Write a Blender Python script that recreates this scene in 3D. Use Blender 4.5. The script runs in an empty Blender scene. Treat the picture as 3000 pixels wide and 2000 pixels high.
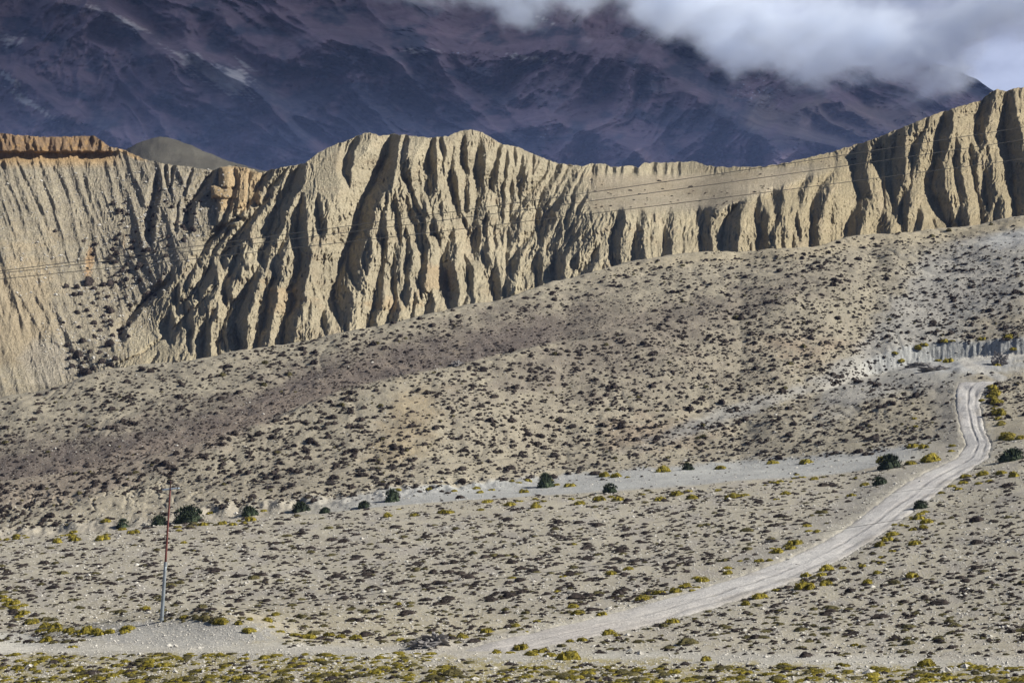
import bpy, math, random
import numpy as np

# ------------------------------------------------------------------ camera, sky, sun, exposure
S = bpy.context.scene
C = S.collection
W0, H0, F, HOR = 2352.0, 1568.0, 5305.0, 520.0      # survey frame of the view: width, height, focal length, horizon row
cam_d = bpy.data.cameras.new('camera'); cam = bpy.data.objects.new('camera', cam_d); C.objects.link(cam)
cam.location = (0, 0, 0); cam.rotation_euler = (math.radians(90), 0, 0)
cam_d.sensor_width = 36; cam_d.lens = 36 * F / W0
cam_d.shift_y = -(H0 / 2 - HOR) / W0
cam_d.clip_start = 0.5; cam_d.clip_end = 60000
S.camera = cam

SUN_EL, SUN_AZ = math.radians(35), math.radians(5)    # azimuth: from +x (right) turned towards the camera side (-y)
sv = np.array([math.cos(SUN_EL) * math.cos(SUN_AZ), -math.cos(SUN_EL) * math.sin(SUN_AZ), math.sin(SUN_EL)])
sd = bpy.data.lights.new('sun', 'SUN'); sd.energy = 5.0; sd.angle = math.radians(0.5); sd.color = (1, 0.962, 0.895)
sun = bpy.data.objects.new('sun', sd); C.objects.link(sun)
from mathutils import Vector
sun.rotation_euler = Vector(sv).to_track_quat('Z', 'Y').to_euler()
sun.location = (60, 0, 60)

world = bpy.data.worlds.new('World'); S.world = world; world.use_nodes = True
nt = world.node_tree; nt.nodes.clear()
def N(t, kind, **kw):
    n = t.nodes.new(kind)
    for k, v in kw.items(): setattr(n, k, v)
    return n
sky = N(nt, 'ShaderNodeTexSky', sky_type='NISHITA', sun_disc=False)
sky.sun_elevation = SUN_EL; sky.sun_rotation = math.radians(90) + SUN_AZ
sky.altitude = 3800; sky.air_density = 1.0; sky.dust_density = 0.6
tc = N(nt, 'ShaderNodeTexCoord'); mp = N(nt, 'ShaderNodeMapping'); mp.inputs['Scale'].default_value = (9, 9, 14)
n1 = N(nt, 'ShaderNodeTexNoise'); n1.inputs['Scale'].default_value = 1.7; n1.inputs['Detail'].default_value = 7; n1.inputs['Roughness'].default_value = 0.5
cr = N(nt, 'ShaderNodeValToRGB')
cr.color_ramp.elements[0].position = 0.38; cr.color_ramp.elements[0].color = (3.6, 4.2, 6.3, 1)
cr.color_ramp.elements[1].position = 0.62; cr.color_ramp.elements[1].color = (7.8, 8.8, 11.8, 1)
sp = N(nt, 'ShaderNodeSeparateXYZ'); mr = N(nt, 'ShaderNodeMapRange')
mr.inputs['From Min'].default_value = 0.12; mr.inputs['From Max'].default_value = 0.25
mr.inputs['To Min'].default_value = 1.0; mr.inputs['To Max'].default_value = 0.0
mx = N(nt, 'ShaderNodeMixRGB'); bg = N(nt, 'ShaderNodeBackground'); bg.inputs['Strength'].default_value = 0.05
out = N(nt, 'ShaderNodeOutputWorld')
L = nt.links.new
L(tc.outputs['Generated'], mp.inputs['Vector']); L(mp.outputs['Vector'], n1.inputs['Vector']); L(n1.outputs['Fac'], cr.inputs['Fac'])
L(tc.outputs['Generated'], sp.inputs['Vector']); L(sp.outputs['Z'], mr.inputs['Value'])
L(mr.outputs['Result'], mx.inputs['Fac']); L(sky.outputs['Color'], mx.inputs['Color1']); L(cr.outputs['Color'], mx.inputs['Color2'])
mg = N(nt, 'ShaderNodeMixRGB'); mg.inputs['Color2'].default_value = (1.6, 1.45, 1.15, 1)      # ground colour under the horizon
mb_ = N(nt, 'ShaderNodeMapRange'); mb_.inputs['From Min'].default_value = -0.02; mb_.inputs['From Max'].default_value = 0.0; mb_.inputs['To Min'].default_value = 1; mb_.inputs['To Max'].default_value = 0
L(sp.outputs['Z'], mb_.inputs['Value']); L(mb_.outputs['Result'], mg.inputs['Fac']); L(mx.outputs['Color'], mg.inputs['Color1'])
L(mg.outputs['Color'], bg.inputs['Color']); L(bg.outputs['Background'], out.inputs['Surface'])

S.view_settings.view_transform = 'Standard'; S.view_settings.look = 'None'; S.view_settings.gamma = 1
S.view_settings.exposure = 0.45
S.render.engine = 'CYCLES'
S.cycles.use_denoising = True
S.cycles.diffuse_bounces = 3; S.cycles.volume_bounces = 20; S.cycles.max_bounces = 22
S.cycles.volume_max_steps = 128; S.cycles.volume_step_rate = 0.5

# ------------------------------------------------------------------ helpers
rng = np.random.default_rng(7); random.seed(7)

def _h(ix, iy, seed):
    h = (ix.astype(np.uint32) * np.uint32(374761393)) ^ (iy.astype(np.uint32) * np.uint32(668265263)) ^ np.uint32((seed * 2246822519) & 0xffffffff)
    h = (h ^ (h >> np.uint32(13))) * np.uint32(1274126177)
    h = h ^ (h >> np.uint32(16))
    return h.astype(np.float64) / 4294967295.0
def vnoise(x, y, seed=0):
    x0 = np.floor(x); y0 = np.floor(y); fx = x - x0; fy = y - y0
    ix = x0.astype(np.int64); iy = y0.astype(np.int64)
    ux = fx * fx * fx * (fx * (fx * 6 - 15) + 10); uy = fy * fy * fy * (fy * (fy * 6 - 15) + 10)
    def g(dx, dy):
        a = _h(ix + dx, iy + dy, seed) * 2 * np.pi
        return np.cos(a) * (fx - dx) + np.sin(a) * (fy - dy)
    return 1.5 * ((g(0, 0) * (1 - ux) + g(1, 0) * ux) * (1 - uy) + (g(0, 1) * (1 - ux) + g(1, 1) * ux) * uy)
def fbm(x, y, seed=0, o=4, gain=0.5):
    s = 0; a = 1.0
    for i in range(o):
        s = s + a * vnoise(x * 2 ** i + 17.3 * i, y * 2 ** i - 9.1 * i, seed + i); a *= gain
    return s
def ridged(x, y, seed=0, o=5, gain=0.5):
    s = 0; a = 1.0; w = 1.0
    for i in range(o):
        n = 1 - np.abs(vnoise(x * 2 ** i + 5.2 * i, y * 2 ** i + 3.7 * i, seed + i)); n = n * n * w
        s = s + a * n; w = np.clip(n * 1.6, 0, 1); a *= gain
    return s
def sstep(a, b, x):
    t = np.clip((x - a) / (b - a), 0, 1); return t * t * (3 - 2 * t)
def curve(pts, smooth=0):
    xs = np.array([p[0] for p in pts], float); ys = np.array([p[1] for p in pts], float)
    if not smooth: return lambda q: np.interp(q, xs, ys)
    g = np.arange(-1100, 3500, 4.0); v = np.interp(g, xs, ys); k = max(3, int(smooth / 4))
    ker = np.hanning(k + 2)[1:-1]; ker /= ker.sum()
    v = np.convolve(np.pad(v, k, mode='edge'), ker, mode='same')[k:-k]
    return lambda q: np.interp(q, g, v)

def tag(o, label=None, cat=None, group=None, kind=None):
    if label: o['label'] = label
    if cat: o['category'] = cat
    if group: o['group'] = group
    if kind: o['kind'] = kind
    return o

def mesh_from(name, co, faces, nside, mat, cols=None, smooth=True):
    me = bpy.data.meshes.new(name)
    co = np.ascontiguousarray(co, dtype=np.float32); faces = np.ascontiguousarray(faces, dtype=np.int32)
    nf = len(faces)
    me.vertices.add(len(co)); me.vertices.foreach_set('co', co.ravel())
    me.loops.add(nf * nside); me.loops.foreach_set('vertex_index', faces.ravel())
    me.polygons.add(nf); me.polygons.foreach_set('loop_start', np.arange(0, nf * nside, nside, dtype=np.int32))
    me.polygons.foreach_set('use_smooth', np.full(nf, smooth, dtype=bool))
    if cols is not None:
        a = me.color_attributes.new('tint', 'FLOAT_COLOR', 'POINT')
        c4 = np.ones((len(co), 4), np.float32); c4[:, :3] = cols
        a.data.foreach_set('color', c4.ravel())
    me.update(calc_edges=True)
    if mat: me.materials.append(mat)
    return me
def grid_mesh(name, X, Y, Z, mat, col=None):
    r, c = X.shape
    idx = np.arange(r * c).reshape(r, c)
    f = np.stack([idx[:-1, :-1], idx[:-1, 1:], idx[1:, 1:], idx[1:, :-1]], -1).reshape(-1, 4)
    return mesh_from(name, np.stack([X, Y, Z], -1).reshape(-1, 3), f, 4, mat, None if col is None else col.reshape(-1, 3))
def add(name, me, parent=None):
    o = bpy.data.objects.new(name, me); C.objects.link(o)
    if parent: o.parent = parent
    return o

# ------------------------------------------------------------------ materials
def new_mat(name):
    m = bpy.data.materials.new(name); m.use_nodes = True; t = m.node_tree; t.nodes.clear()
    b = N(t, 'ShaderNodeBsdfPrincipled'); o = N(t, 'ShaderNodeOutputMaterial'); t.links.new(b.outputs[0], o.inputs['Surface'])
    b.inputs['Roughness'].default_value = 0.95; b.inputs['Specular IOR Level'].default_value = 0.15
    return m, t, b
def mulc(t, a, b):
    m = N(t, 'ShaderNodeMixRGB', blend_type='MULTIPLY'); m.inputs['Fac'].default_value = 1
    t.links.new(a, m.inputs['Color1']); t.links.new(b, m.inputs['Color2']); return m.outputs['Color']
def noise_ramp(t, vec, scale, lo, hi, detail=5, rough=0.6, p0=0.3, p1=0.7):
    n = N(t, 'ShaderNodeTexNoise'); n.inputs['Scale'].default_value = scale; n.inputs['Detail'].default_value = detail; n.inputs['Roughness'].default_value = rough
    t.links.new(vec, n.inputs['Vector'])
    r = N(t, 'ShaderNodeValToRGB'); r.color_ramp.elements[0].position = p0; r.color_ramp.elements[1].position = p1
    r.color_ramp.elements[0].color = (*lo, 1); r.color_ramp.elements[1].color = (*hi, 1)
    t.links.new(n.outputs['Fac'], r.inputs['Fac']); return r.outputs['Color'], n.outputs['Fac']
def mapping(t, sc):
    c = N(t, 'ShaderNodeTexCoord'); m = N(t, 'ShaderNodeMapping'); m.inputs['Scale'].default_value = sc
    t.links.new(c.outputs['Object'], m.inputs['Vector']); return m.outputs['Vector']

def ground_mat(name, stone=0.35, fine=3.5):
    m, t, b = new_mat(name)
    a = N(t, 'ShaderNodeAttribute', attribute_name='tint')
    v = mapping(t, (1, 1, 1))
    c1, _ = noise_ramp(t, v, 0.12, (0.86, 0.85, 0.85), (1.1, 1.1, 1.08), 6)
    c2, f2 = noise_ramp(t, v, fine, (0.72, 0.71, 0.70), (1.2, 1.2, 1.2), 4, 0.75, 0.3, 0.72)
    col = mulc(t, mulc(t, a.outputs['Color'], c1), c2)
    vo = N(t, 'ShaderNodeTexVoronoi'); vo.inputs['Scale'].default_value = 4.5; t.links.new(v, vo.inputs['Vector'])
    rr = N(t, 'ShaderNodeValToRGB'); rr.color_ramp.elements[0].position = 0.16; rr.color_ramp.elements[0].color = (1, 1, 1, 1)
    rr.color_ramp.elements[1].position = 0.26; rr.color_ramp.elements[1].color = (0, 0, 0, 1)
    t.links.new(vo.outputs['Distance'], rr.inputs['Fac'])
    sx = N(t, 'ShaderNodeSeparateXYZ'); t.links.new(vo.outputs['Color'], sx.inputs['Vector'])
    gt = N(t, 'ShaderNodeMath', operation='GREATER_THAN'); gt.inputs[1].default_value = 1 - stone; t.links.new(sx.outputs['X'], gt.inputs[0])
    ml = N(t, 'ShaderNodeMath', operation='MULTIPLY'); t.links.new(gt.outputs[0], ml.inputs[0]); t.links.new(rr.outputs['Color'], ml.inputs[1])
    mx = N(t, 'ShaderNodeMixRGB'); mx.inputs['Color2'].default_value = (0.62, 0.59, 0.54, 1)
    t.links.new(ml.outputs[0], mx.inputs['Fac']); t.links.new(col, mx.inputs['Color1']); t.links.new(mx.outputs['Color'], b.inputs['Base Color'])
    ad = N(t, 'ShaderNodeMath', operation='ADD'); t.links.new(ml.outputs[0], ad.inputs[0]); t.links.new(f2, ad.inputs[1])
    bp = N(t, 'ShaderNodeBump'); bp.inputs['Strength'].default_value = 0.8; bp.inputs['Distance'].default_value = 0.1
    t.links.new(ad.outputs[0], bp.inputs['Height']); t.links.new(bp.outputs['Normal'], b.inputs['Normal'])
    return m
M_ground = ground_mat('gravel_ground')
M_road = ground_mat('road_gravel', 0.2, 5)

def cliff_mat():
    m, t, b = new_mat('sediment_cliff')
    a = N(t, 'ShaderNodeAttribute', attribute_name='tint')
    v = mapping(t, (1, 1, 1)); vs = mapping(t, (1, 1, 0.16)); vh = mapping(t, (0.05, 0.05, 1))
    c1, _ = noise_ramp(t, v, 0.07, (0.82, 0.81, 0.79), (1.12, 1.10, 1.06), 5)
    c2, f2 = noise_ramp(t, vs, 1.3, (0.74, 0.73, 0.70), (1.12, 1.12, 1.12), 6, 0.7)
    c3, f3 = noise_ramp(t, v, 1.9, (0.78, 0.77, 0.76), (1.14, 1.14, 1.13), 4, 0.8, 0.35, 0.66)
    c4, _ = noise_ramp(t, vh, 0.35, (0.93, 0.91, 0.88), (1.05, 1.05, 1.04), 3)
    col = mulc(t, mulc(t, mulc(t, mulc(t, a.outputs['Color'], c1), c2), c3), c4)
    t.links.new(col, b.inputs['Base Color'])
    ad = N(t, 'ShaderNodeMath', operation='ADD'); t.links.new(f2, ad.inputs[0]); t.links.new(f3, ad.inputs[1])
    bp = N(t, 'ShaderNodeBump'); bp.inputs['Strength'].default_value = 1.0; bp.inputs['Distance'].default_value = 0.7
    t.links.new(ad.outputs[0], bp.inputs['Height']); t.links.new(bp.outputs['Normal'], b.inputs['Normal'])
    return m
M_cliff = cliff_mat()

def mount_mat():
    m, t, b = new_mat('mountain_rock_baked_light')
    a = N(t, 'ShaderNodeAttribute', attribute_name='tint')
    v = mapping(t, (1, 1, 1)); vs = mapping(t, (0.5, 0.5, 1.3))
    c1, _ = noise_ramp(t, v, 0.004, (0.72, 0.75, 0.80), (1.25, 1.2, 1.15), 8, 0.6)
    c2, f2 = noise_ramp(t, vs, 0.02, (0.8, 0.8, 0.84), (1.2, 1.18, 1.15), 8, 0.65)
    t.links.new(mulc(t, mulc(t, a.outputs['Color'], c1), c2), b.inputs['Base Color'])
    bp = N(t, 'ShaderNodeBump'); bp.inputs['Strength'].default_value = 1.0; bp.inputs['Distance'].default_value = 9
    t.links.new(f2, bp.inputs['Height']); t.links.new(bp.outputs['Normal'], b.inputs['Normal'])
    return m
M_mount = mount_mat()

def plant_mat(name, lo, hi, scale=5):
    m, t, b = new_mat(name)
    c, _ = noise_ramp(t, mapping(t, (1, 1, 1)), scale, lo, hi, 3, 0.6, 0.35, 0.65)
    oi = N(t, 'ShaderNodeObjectInfo')
    hs = N(t, 'ShaderNodeHueSaturation'); mr_ = N(t, 'ShaderNodeMapRange'); mr_.inputs['To Min'].default_value = 0.75; mr_.inputs['To Max'].default_value = 1.25
    t.links.new(oi.outputs['Random'], mr_.inputs['Value']); t.links.new(mr_.outputs['Result'], hs.inputs['Value']); t.links.new(c, hs.inputs['Color'])
    t.links.new(hs.outputs['Color'], b.inputs['Base Color'])
    b.inputs['Roughness'].default_value = 0.8
    return m
M_brown = plant_mat('brown_scrub', (0.022, 0.018, 0.016), (0.06, 0.046, 0.038))
M_olive = plant_mat('olive_scrub', (0.06, 0.053, 0.022), (0.13, 0.11, 0.042))
M_yellow = plant_mat('yellow_shrub', (0.085, 0.078, 0.015), (0.33, 0.26, 0.032))
M_green = plant_mat('dark_green_bush', (0.018, 0.028, 0.018), (0.065, 0.085, 0.045))
M_stone, tS, bS = new_mat('pale_stone'); cS, _ = noise_ramp(tS, mapping(tS, (1, 1, 1)), 2.0, (0.36, 0.335, 0.29), (0.62, 0.59, 0.52)); tS.links.new(cS, bS.inputs['Base Color'])
M_rock, tR, bR = new_mat('grey_rock'); cR, _ = noise_ramp(tR, mapping(tR, (1, 1, 1)), 2.0, (0.14, 0.13, 0.125), (0.34, 0.32, 0.30)); tR.links.new(cR, bR.inputs['Base Color'])
def metal(name, c1, c2, scale=3, met=0.4, rough=0.55):
    m, t, b = new_mat(name); c, _ = noise_ramp(t, mapping(t, (1, 1, 1)), scale, c1, c2, 6, 0.7); t.links.new(c, b.inputs['Base Color'])
    b.inputs['Metallic'].default_value = met; b.inputs['Roughness'].default_value = rough; return m
M_galv = metal('galvanised_steel', (0.22, 0.25, 0.27), (0.36, 0.40, 0.43))
M_rust = metal('red_primed_steel', (0.10, 0.04, 0.035), (0.24, 0.09, 0.075), 4, 0.1, 0.7)
M_arm = metal('pale_blue_steel', (0.45, 0.55, 0.66), (0.6, 0.7, 0.8), 4, 0.1, 0.5)
M_pin = metal('dark_porcelain', (0.05, 0.03, 0.03), (0.09, 0.05, 0.04), 4, 0, 0.3)
M_wire = metal('weathered_cable', (0.05, 0.05, 0.05), (0.08, 0.08, 0.08), 1, 0.3, 0.6)

# ------------------------------------------------------------------ columns of the fan-shaped survey grids
def columns(step, out_step):
    return np.concatenate([np.arange(-900, -260, out_step), np.arange(-260, 2612, step), np.arange(2612, 3260, out_step)])

# ridge where the scrub hill ends in front of the cliffs
R_ = curve([(-900, 1000), (-200, 950), (0, 915), (130, 887), (250, 848), (470, 820), (650, 790), (850, 750), (1000, 716), (1170, 682), (1300, 640),
            (1450, 600), (1600, 578), (1850, 566), (1950, 542), (2200, 520), (2280, 506), (2352, 495), (2700, 440), (3250, 400)], 30)

# ------------------------------------------------------------------ the ground: terrace, gully, scrub hill
RIM = curve([(-900, 1300), (0, 1240), (400, 1201), (700, 1180), (900, 1160), (1250, 1137), (1500, 1124), (1700, 1105), (1950, 1086), (2060, 1062), (2200, 1040), (2352, 1000), (3250, 900)], 60)
RIMY = curve([(-900, 250), (0, 247), (1200, 243), (2000, 240), (2352, 250), (3250, 260)], 100)
BED = curve([(-900, 1330), (0, 1262), (400, 1222), (700, 1196), (800, 1180), (900, 1160), (1000, 1148), (1200, 1128), (1500, 1094), (1800, 1078), (2000, 1058), (2200, 1028), (2352, 975), (3250, 880)], 60)
BEDD = curve([(-900, 8), (800, 8), (1000, 12), (1300, 20), (1700, 22), (2000, 14), (2200, 8), (3250, 8)])
FOOT = curve([(-900, 1280), (0, 1226), (350, 1190), (500, 1171), (760, 1152), (900, 1130), (1100, 1113), (1300, 1098), (1500, 1080), (1700, 1066), (2000, 1048), (2150, 1015), (2352, 955), (3250, 860)], 50)
SP = curve([(-900, 1240), (0, 1170), (400, 1120), (800, 1045), (1100, 1025), (1350, 1030), (1560, 1002), (1800, 955), (2000, 915), (2100, 896), (2200, 882), (2352, 868), (3250, 820)], 60)
BN = curve([(-900, 1225), (0, 1155), (400, 1105), (800, 1030), (1100, 1008), (1350, 1012), (1560, 980), (1800, 930), (1900, 898), (2000, 862), (2100, 838), (2200, 822), (2352, 815), (3250, 790)], 60)
BNS = curve([(-900, 0.2), (1000, 0.2), (1350, 0.08), (2000, 0.03), (3250, 0.03)])
UP = curve([(-900, 1210), (0, 1140), (400, 1090), (800, 1015), (1100, 992), (1350, 996), (1560, 964), (1800, 912), (1900, 880), (2000, 822), (2060, 802), (2100, 796), (2200, 786), (2352, 774), (3250, 740)], 40)
UPS = curve([(-900, 0.26), (1850, 0.26), (2050, 0.9), (3250, 0.9)])
CR = curve([(-900, 1150), (0, 1105), (150, 1085), (300, 1060), (450, 1020), (600, 970), (700, 926), (800, 890), (900, 866), (1050, 838), (1150, 811), (1300, 780), (1450, 746), (1700, 700), (2000, 660), (2352, 620), (3250, 560)], 70)
SWD = curve([(-900, 9), (900, 9), (1400, 5), (1900, 1), (3250, 1)])
SWZ = curve([(-900, -1.3), (900, -1.3), (1400, -0.2), (1900, 0.2), (3250, 0.2)])

FAC = curve([(-900, 1.2), (0, 1.12), (1176, 0.94), (2352, 0.78), (3250, 0.7)], 200)
gc = columns(1.7, 12.0)
def ground_nodes(px):
    n = []
    def zy(y, py, fac=None): y = y + 0 * px; y = y * FAC(px) if fac else y; n.append((y, (HOR - py) / F * y))
    zy(3.0, 3700); zy(40.0, 1985); zy(92.0, 1760, 1); zy(112.0, 1575, 1)
    zy(122.0, np.interp(px, [0, 600, 1000, 1600, 2352], [1494, 1497, 1512, 1522, 1534]), 1)
    zy(131.0, np.interp(px, [0, 600, 1000, 1600, 2352], [1478, 1480, 1492, 1500, 1508]), 1)
    zy(150.0, np.interp(px, [0, 1000, 2352], [1428, 1428, 1424]), 1)
    y = RIMY(px); zy(y, RIM(px)); yb = y + BEDD(px); zy(yb, BED(px))
    def by_slope(py, tan):
        y0, z0 = n[-1]; e = (HOR - py) / F
        y1 = (z0 - tan * y0) / (e - tan); n.append((y1, e * y1))
    zy(yb + 8, FOOT(px))
    by_slope(SP(px), 0.20); by_slope(BN(px), BNS(px)); by_slope(UP(px), UPS(px)); by_slope(CR(px), 0.27)
    y0, z0 = n[-1]; n.append((y0 + SWD(px), z0 + SWZ(px)))
    by_slope(R_(px), 0.235)
    y0, z0 = n[-1]; n.append((y0 + 10, z0 - 0.6)); n.append((y0 + 40, z0 - 9))
    yc = np.full_like(px, 400.0); yc = np.maximum(yc, y0 + 60); n.append((yc, (HOR - (R_(px) + 75)) / F * yc))
    n.append((np.full_like(px, 900.0), np.full_like(px, -80.0))); n.append((np.full_like(px, 4080.0), np.full_like(px, -120.0)))
    return n
seg = [6, 12, 24, 50, 22, 40, 170, 16, 26, 70, 26, 34, 110, 14, 190, 10, 12, 12, 8, 8]
nd = ground_nodes(gc)
def interp_rows(nd, seg):
    Ys, Zs = [], []
    for k, m in enumerate(seg):
        tt = np.arange(m)[:, None] / m
        Ys.append(nd[k][0] * (1 - tt) + nd[k + 1][0] * tt); Zs.append(nd[k][1] * (1 - tt) + nd[k + 1][1] * tt)
    Ys.append(nd[-1][0][None]); Zs.append(nd[-1][1][None])
    return np.vstack(Ys), np.vstack(Zs)
GY, GZ = interp_rows(nd, seg)
def smooth_rows(A, passes):
    for _ in range(passes):
        B = A.copy(); B[1:-1] = 0.25 * A[:-2] + 0.5 * A[1:-1] + 0.25 * A[2:]; A = B
    return A
sm = smooth_rows(GZ, 10); smY = smooth_rows(GY, 10)
keep = slice(70, GY.shape[0] - 26); GZ[keep] = sm[keep]; GY[keep] = smY[keep]
GPX = np.broadcast_to(gc, GY.shape).copy()
GX = (GPX - 1176) / F * GY
near = sstep(60, 110, GY)
seg_c = np.cumsum([0] + seg)
rowi = np.arange(GY.shape[0])[:, None] * np.ones_like(GY)
hillm = sstep(seg_c[9], seg_c[10], rowi)
GZ += near * (fbm(GX / 9, GY / 9, 3, 4) * (0.10 + 0.28 * hillm) + fbm(GX / 1.4, GY / 1.4, 9, 3) * (0.035 + 0.03 * hillm))
GZ += hillm * fbm(GX / 40 + 3, GY / 40, 21, 2) * 0.6 * (1 - sstep(seg_c[15] - 60, seg_c[15], rowi) * 0.7)
# downslope rills on the hill
GZ -= hillm * 0.22 * np.clip(ridged(GX / 7 + fbm(GX / 15, GY / 15, 5, 2) * 0.7, GY / 40, 31, 3) - 1.0, 0, 1)
# gravel mound with the pole
def bump(px0, y0, wx, wy, h, fac=1):
    return h * np.exp(-np.abs((GPX - px0) / wx) ** 2.4 - ((GY / (FAC(GPX) if fac else 1) - y0) / wy) ** 2)
GZ += bump(410, 142, 175, 5.5, 1.5) + bump(560, 141, 110, 6, 0.45) + bump(250, 139, 80, 5, 0.35)
GZ += bump(985, 134, 42, 2.5, 0.55)
GZ -= bump(25, 140, 90, 8, 0.7)
# erosion cuts at the foot of the hill, bottom left, and along the gully bank
pyg = HOR - GZ * F / GY
cutm = sstep(1218, 1190, pyg + (GPX - 300) * 0.09) * sstep(1095, 1130, pyg + (GPX - 300) * 0.09) * sstep(620, 480, GPX) * hillm
GZ -= cutm * (0.35 + 0.35 * fbm(GPX / 60, pyg / 30, 78, 2)) * np.clip(ridged(GPX / 46 + pyg / 60 + 0.6 * fbm(GPX / 50, pyg / 25, 79, 3), pyg / 160, 77, 3) - 0.9, 0, 1)
bank = sstep(seg_c[8] + 4, seg_c[9] + 3, rowi) * sstep(seg_c[9] + 26, seg_c[9] + 4, rowi)
GZ += bank * (0.5 * fbm(GX / 2.5, GY / 5, 55, 3)) * sstep(1400, 1000, GPX)
cut2 = sstep(seg_c[11], seg_c[11] + 6, rowi) * sstep(seg_c[12] + 6, seg_c[12] - 4, rowi) * sstep(1950, 2030, GPX)
GZ += cut2 * 0.11 * fbm(GPX / 9, GZ / 3, 81, 2) + cut2 * 0.2 * fbm(GPX / 40, GZ / 3, 82, 3)

# road edges (left, right) against the row of the view
rd_y = [840, 872, 880, 890, 905, 930, 980, 1020, 1050, 1080, 1100, 1130, 1160, 1200, 1240, 1280, 1320, 1350, 1380, 1410, 1440, 1470, 1492, 1510]
rd_l = [2260, 2206, 2194, 2191, 2190, 2190, 2200, 2214, 2192, 2125, 2085, 2040, 2000, 1950, 1885, 1800, 1690, 1590, 1485, 1375, 1245, 1120, 1040, 1010]
rd_r = [2380, 2316, 2290, 2270, 2259, 2256, 2264, 2282, 2276, 2232, 2202, 2164, 2122, 2068, 2010, 1948, 1868, 1788, 1695, 1598, 1478, 1320, 1220, 1180]
def road_u(px, py):
    l = np.interp(py, rd_y, rd_l); r = np.interp(py, rd_y, rd_r)
    return (px - l) / (r - l) * 2 - 1
pyg = HOR - GZ * F / GY
ru = road_u(GPX, pyg)
on = (pyg > 872) & (pyg < 1500) & (rowi < seg_c[11])
rmask = np.where(on, 1 - sstep(0.72, 1.0, np.abs(ru + 0.12 * fbm(GPX / 25, pyg / 9, 47, 2))), 0) * sstep(872, 880, pyg) * sstep(1500, 1485, pyg)
GZ0 = GZ.copy()
GZ -= 0.12 * rmask
pyg = HOR - GZ * F / GY

# colours of the ground, with the swale's shade painted in
def blend(col, c, m): return col * (1 - m[..., None]) + np.array(c) * m[..., None]
def blob(x0, y0, wx, wy, ang=0.0):
    a = math.radians(ang); dx = GPX - x0; dy = pyg - y0
    u = dx * math.cos(a) + dy * math.sin(a); v = -dx * math.sin(a) + dy * math.cos(a)
    return np.exp(-(u / wx) ** 2 - (v / wy) ** 2)
wob = fbm(GPX / 60, pyg / 25, 12, 4); wob2 = fbm(GPX / 16, pyg / 7, 15, 4)
gcol = np.ones(GY.shape + (3,)) * np.array((0.40, 0.365, 0.30))
terr = 1 - sstep(seg_c[7] - 4, seg_c[7] + 4, rowi)
gcol = blend(gcol, (0.44, 0.41, 0.35), terr)
gcol = blend(gcol, (0.40, 0.375, 0.345), terr * sstep(0.0, 0.6, wob))
gcol = blend(gcol, (0.47, 0.43, 0.34), terr * sstep(0.3, 0.9, blob(700, 1440, 700, 60) + blob(1100, 1530, 900, 30) * 0.8 + wob * 0.3))
hill = hillm
# swale band: purplish dense scrub gravel, darkened further by painted slope shade
dC = CR(GPX) - pyg
band = sstep(-6, 4, dC) * sstep(135, 30, dC + wob * 30) * sstep(1600, 1200, GPX) * sstep(seg_c[13] - 4, seg_c[13], rowi)
gcol = blend(gcol, (0.155, 0.13, 0.125), 0.92 * band)
low = sstep(0.2, 0.8, blob(120, 1110, 330, 45, -14) + blob(650, 930, 500, 40, -22) * 0.6 + wob * 0.3) * hill
gcol = blend(gcol, (0.28, 0.235, 0.205), 0.75 * low * (1 - terr))
gcol = blend(gcol, (0.25, 0.22, 0.195), 0.75 * sstep(0.25, 0.9, blob(1500, 760, 520, 60, -17) + blob(1500, 880, 350, 70, -10) * 0.5 + wob * 0.3) * hill)
gcol = blend(gcol, (0.46, 0.36, 0.22), 0.42 * sstep(0.2, 0.9, blob(950, 960, 70, 90, 5) + blob(880, 1040, 60, 40) * 0.7 + wob * 0.3) * hill)
gcol = blend(gcol, (0.42, 0.30, 0.22), 0.35 * sstep(0.3, 1, blob(1500, 1000, 180, 60) + blob(1850, 800, 200, 50) * 0.8 + wob * 0.4) * hill)
gr = blob(2060, 790, 330, 60, -45) + blob(2250, 640, 230, 130, -20) + blob(1650, 960, 260, 26, -20) + blob(2100, 860, 170, 50)
gcol = blend(gcol, (0.42, 0.415, 0.41), 0.85 * sstep(0.3, 0.95, gr + wob * 0.25) * hill)
gcol = blend(gcol, (0.46, 0.47, 0.49), sstep(0.4, 0.9, blob(2330, 545, 110, 32, -10) + blob(2200, 835, 260, 32, 0) + wob2 * 0.15) * hill)
gcol = blend(gcol, (0.44, 0.455, 0.475), cut2 * 0.95); gcol = gcol * (1 - cut2 * 0.25 * sstep(-0.1, 0.4, fbm(GPX / 4.0, GZ * 0.6, 85, 3)))[..., None]
crest = sstep(26, 4, np.abs(R_(GPX) - pyg + 14)) * sstep(1250, 1600, GPX)
gcol = blend(gcol, (0.45, 0.40, 0.31), crest)
bedm = sstep(seg_c[7] - 2, seg_c[7] + 3, rowi) * sstep(seg_c[9] + 12, seg_c[9] + 2, rowi + wob * 5)
gcol = blend(gcol, (0.42, 0.43, 0.445), bedm * sstep(500, 900, GPX) * sstep(2200, 2050, GPX))
gcol = blend(gcol, (0.42, 0.39, 0.34), bedm * sstep(900, 500, GPX))
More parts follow.
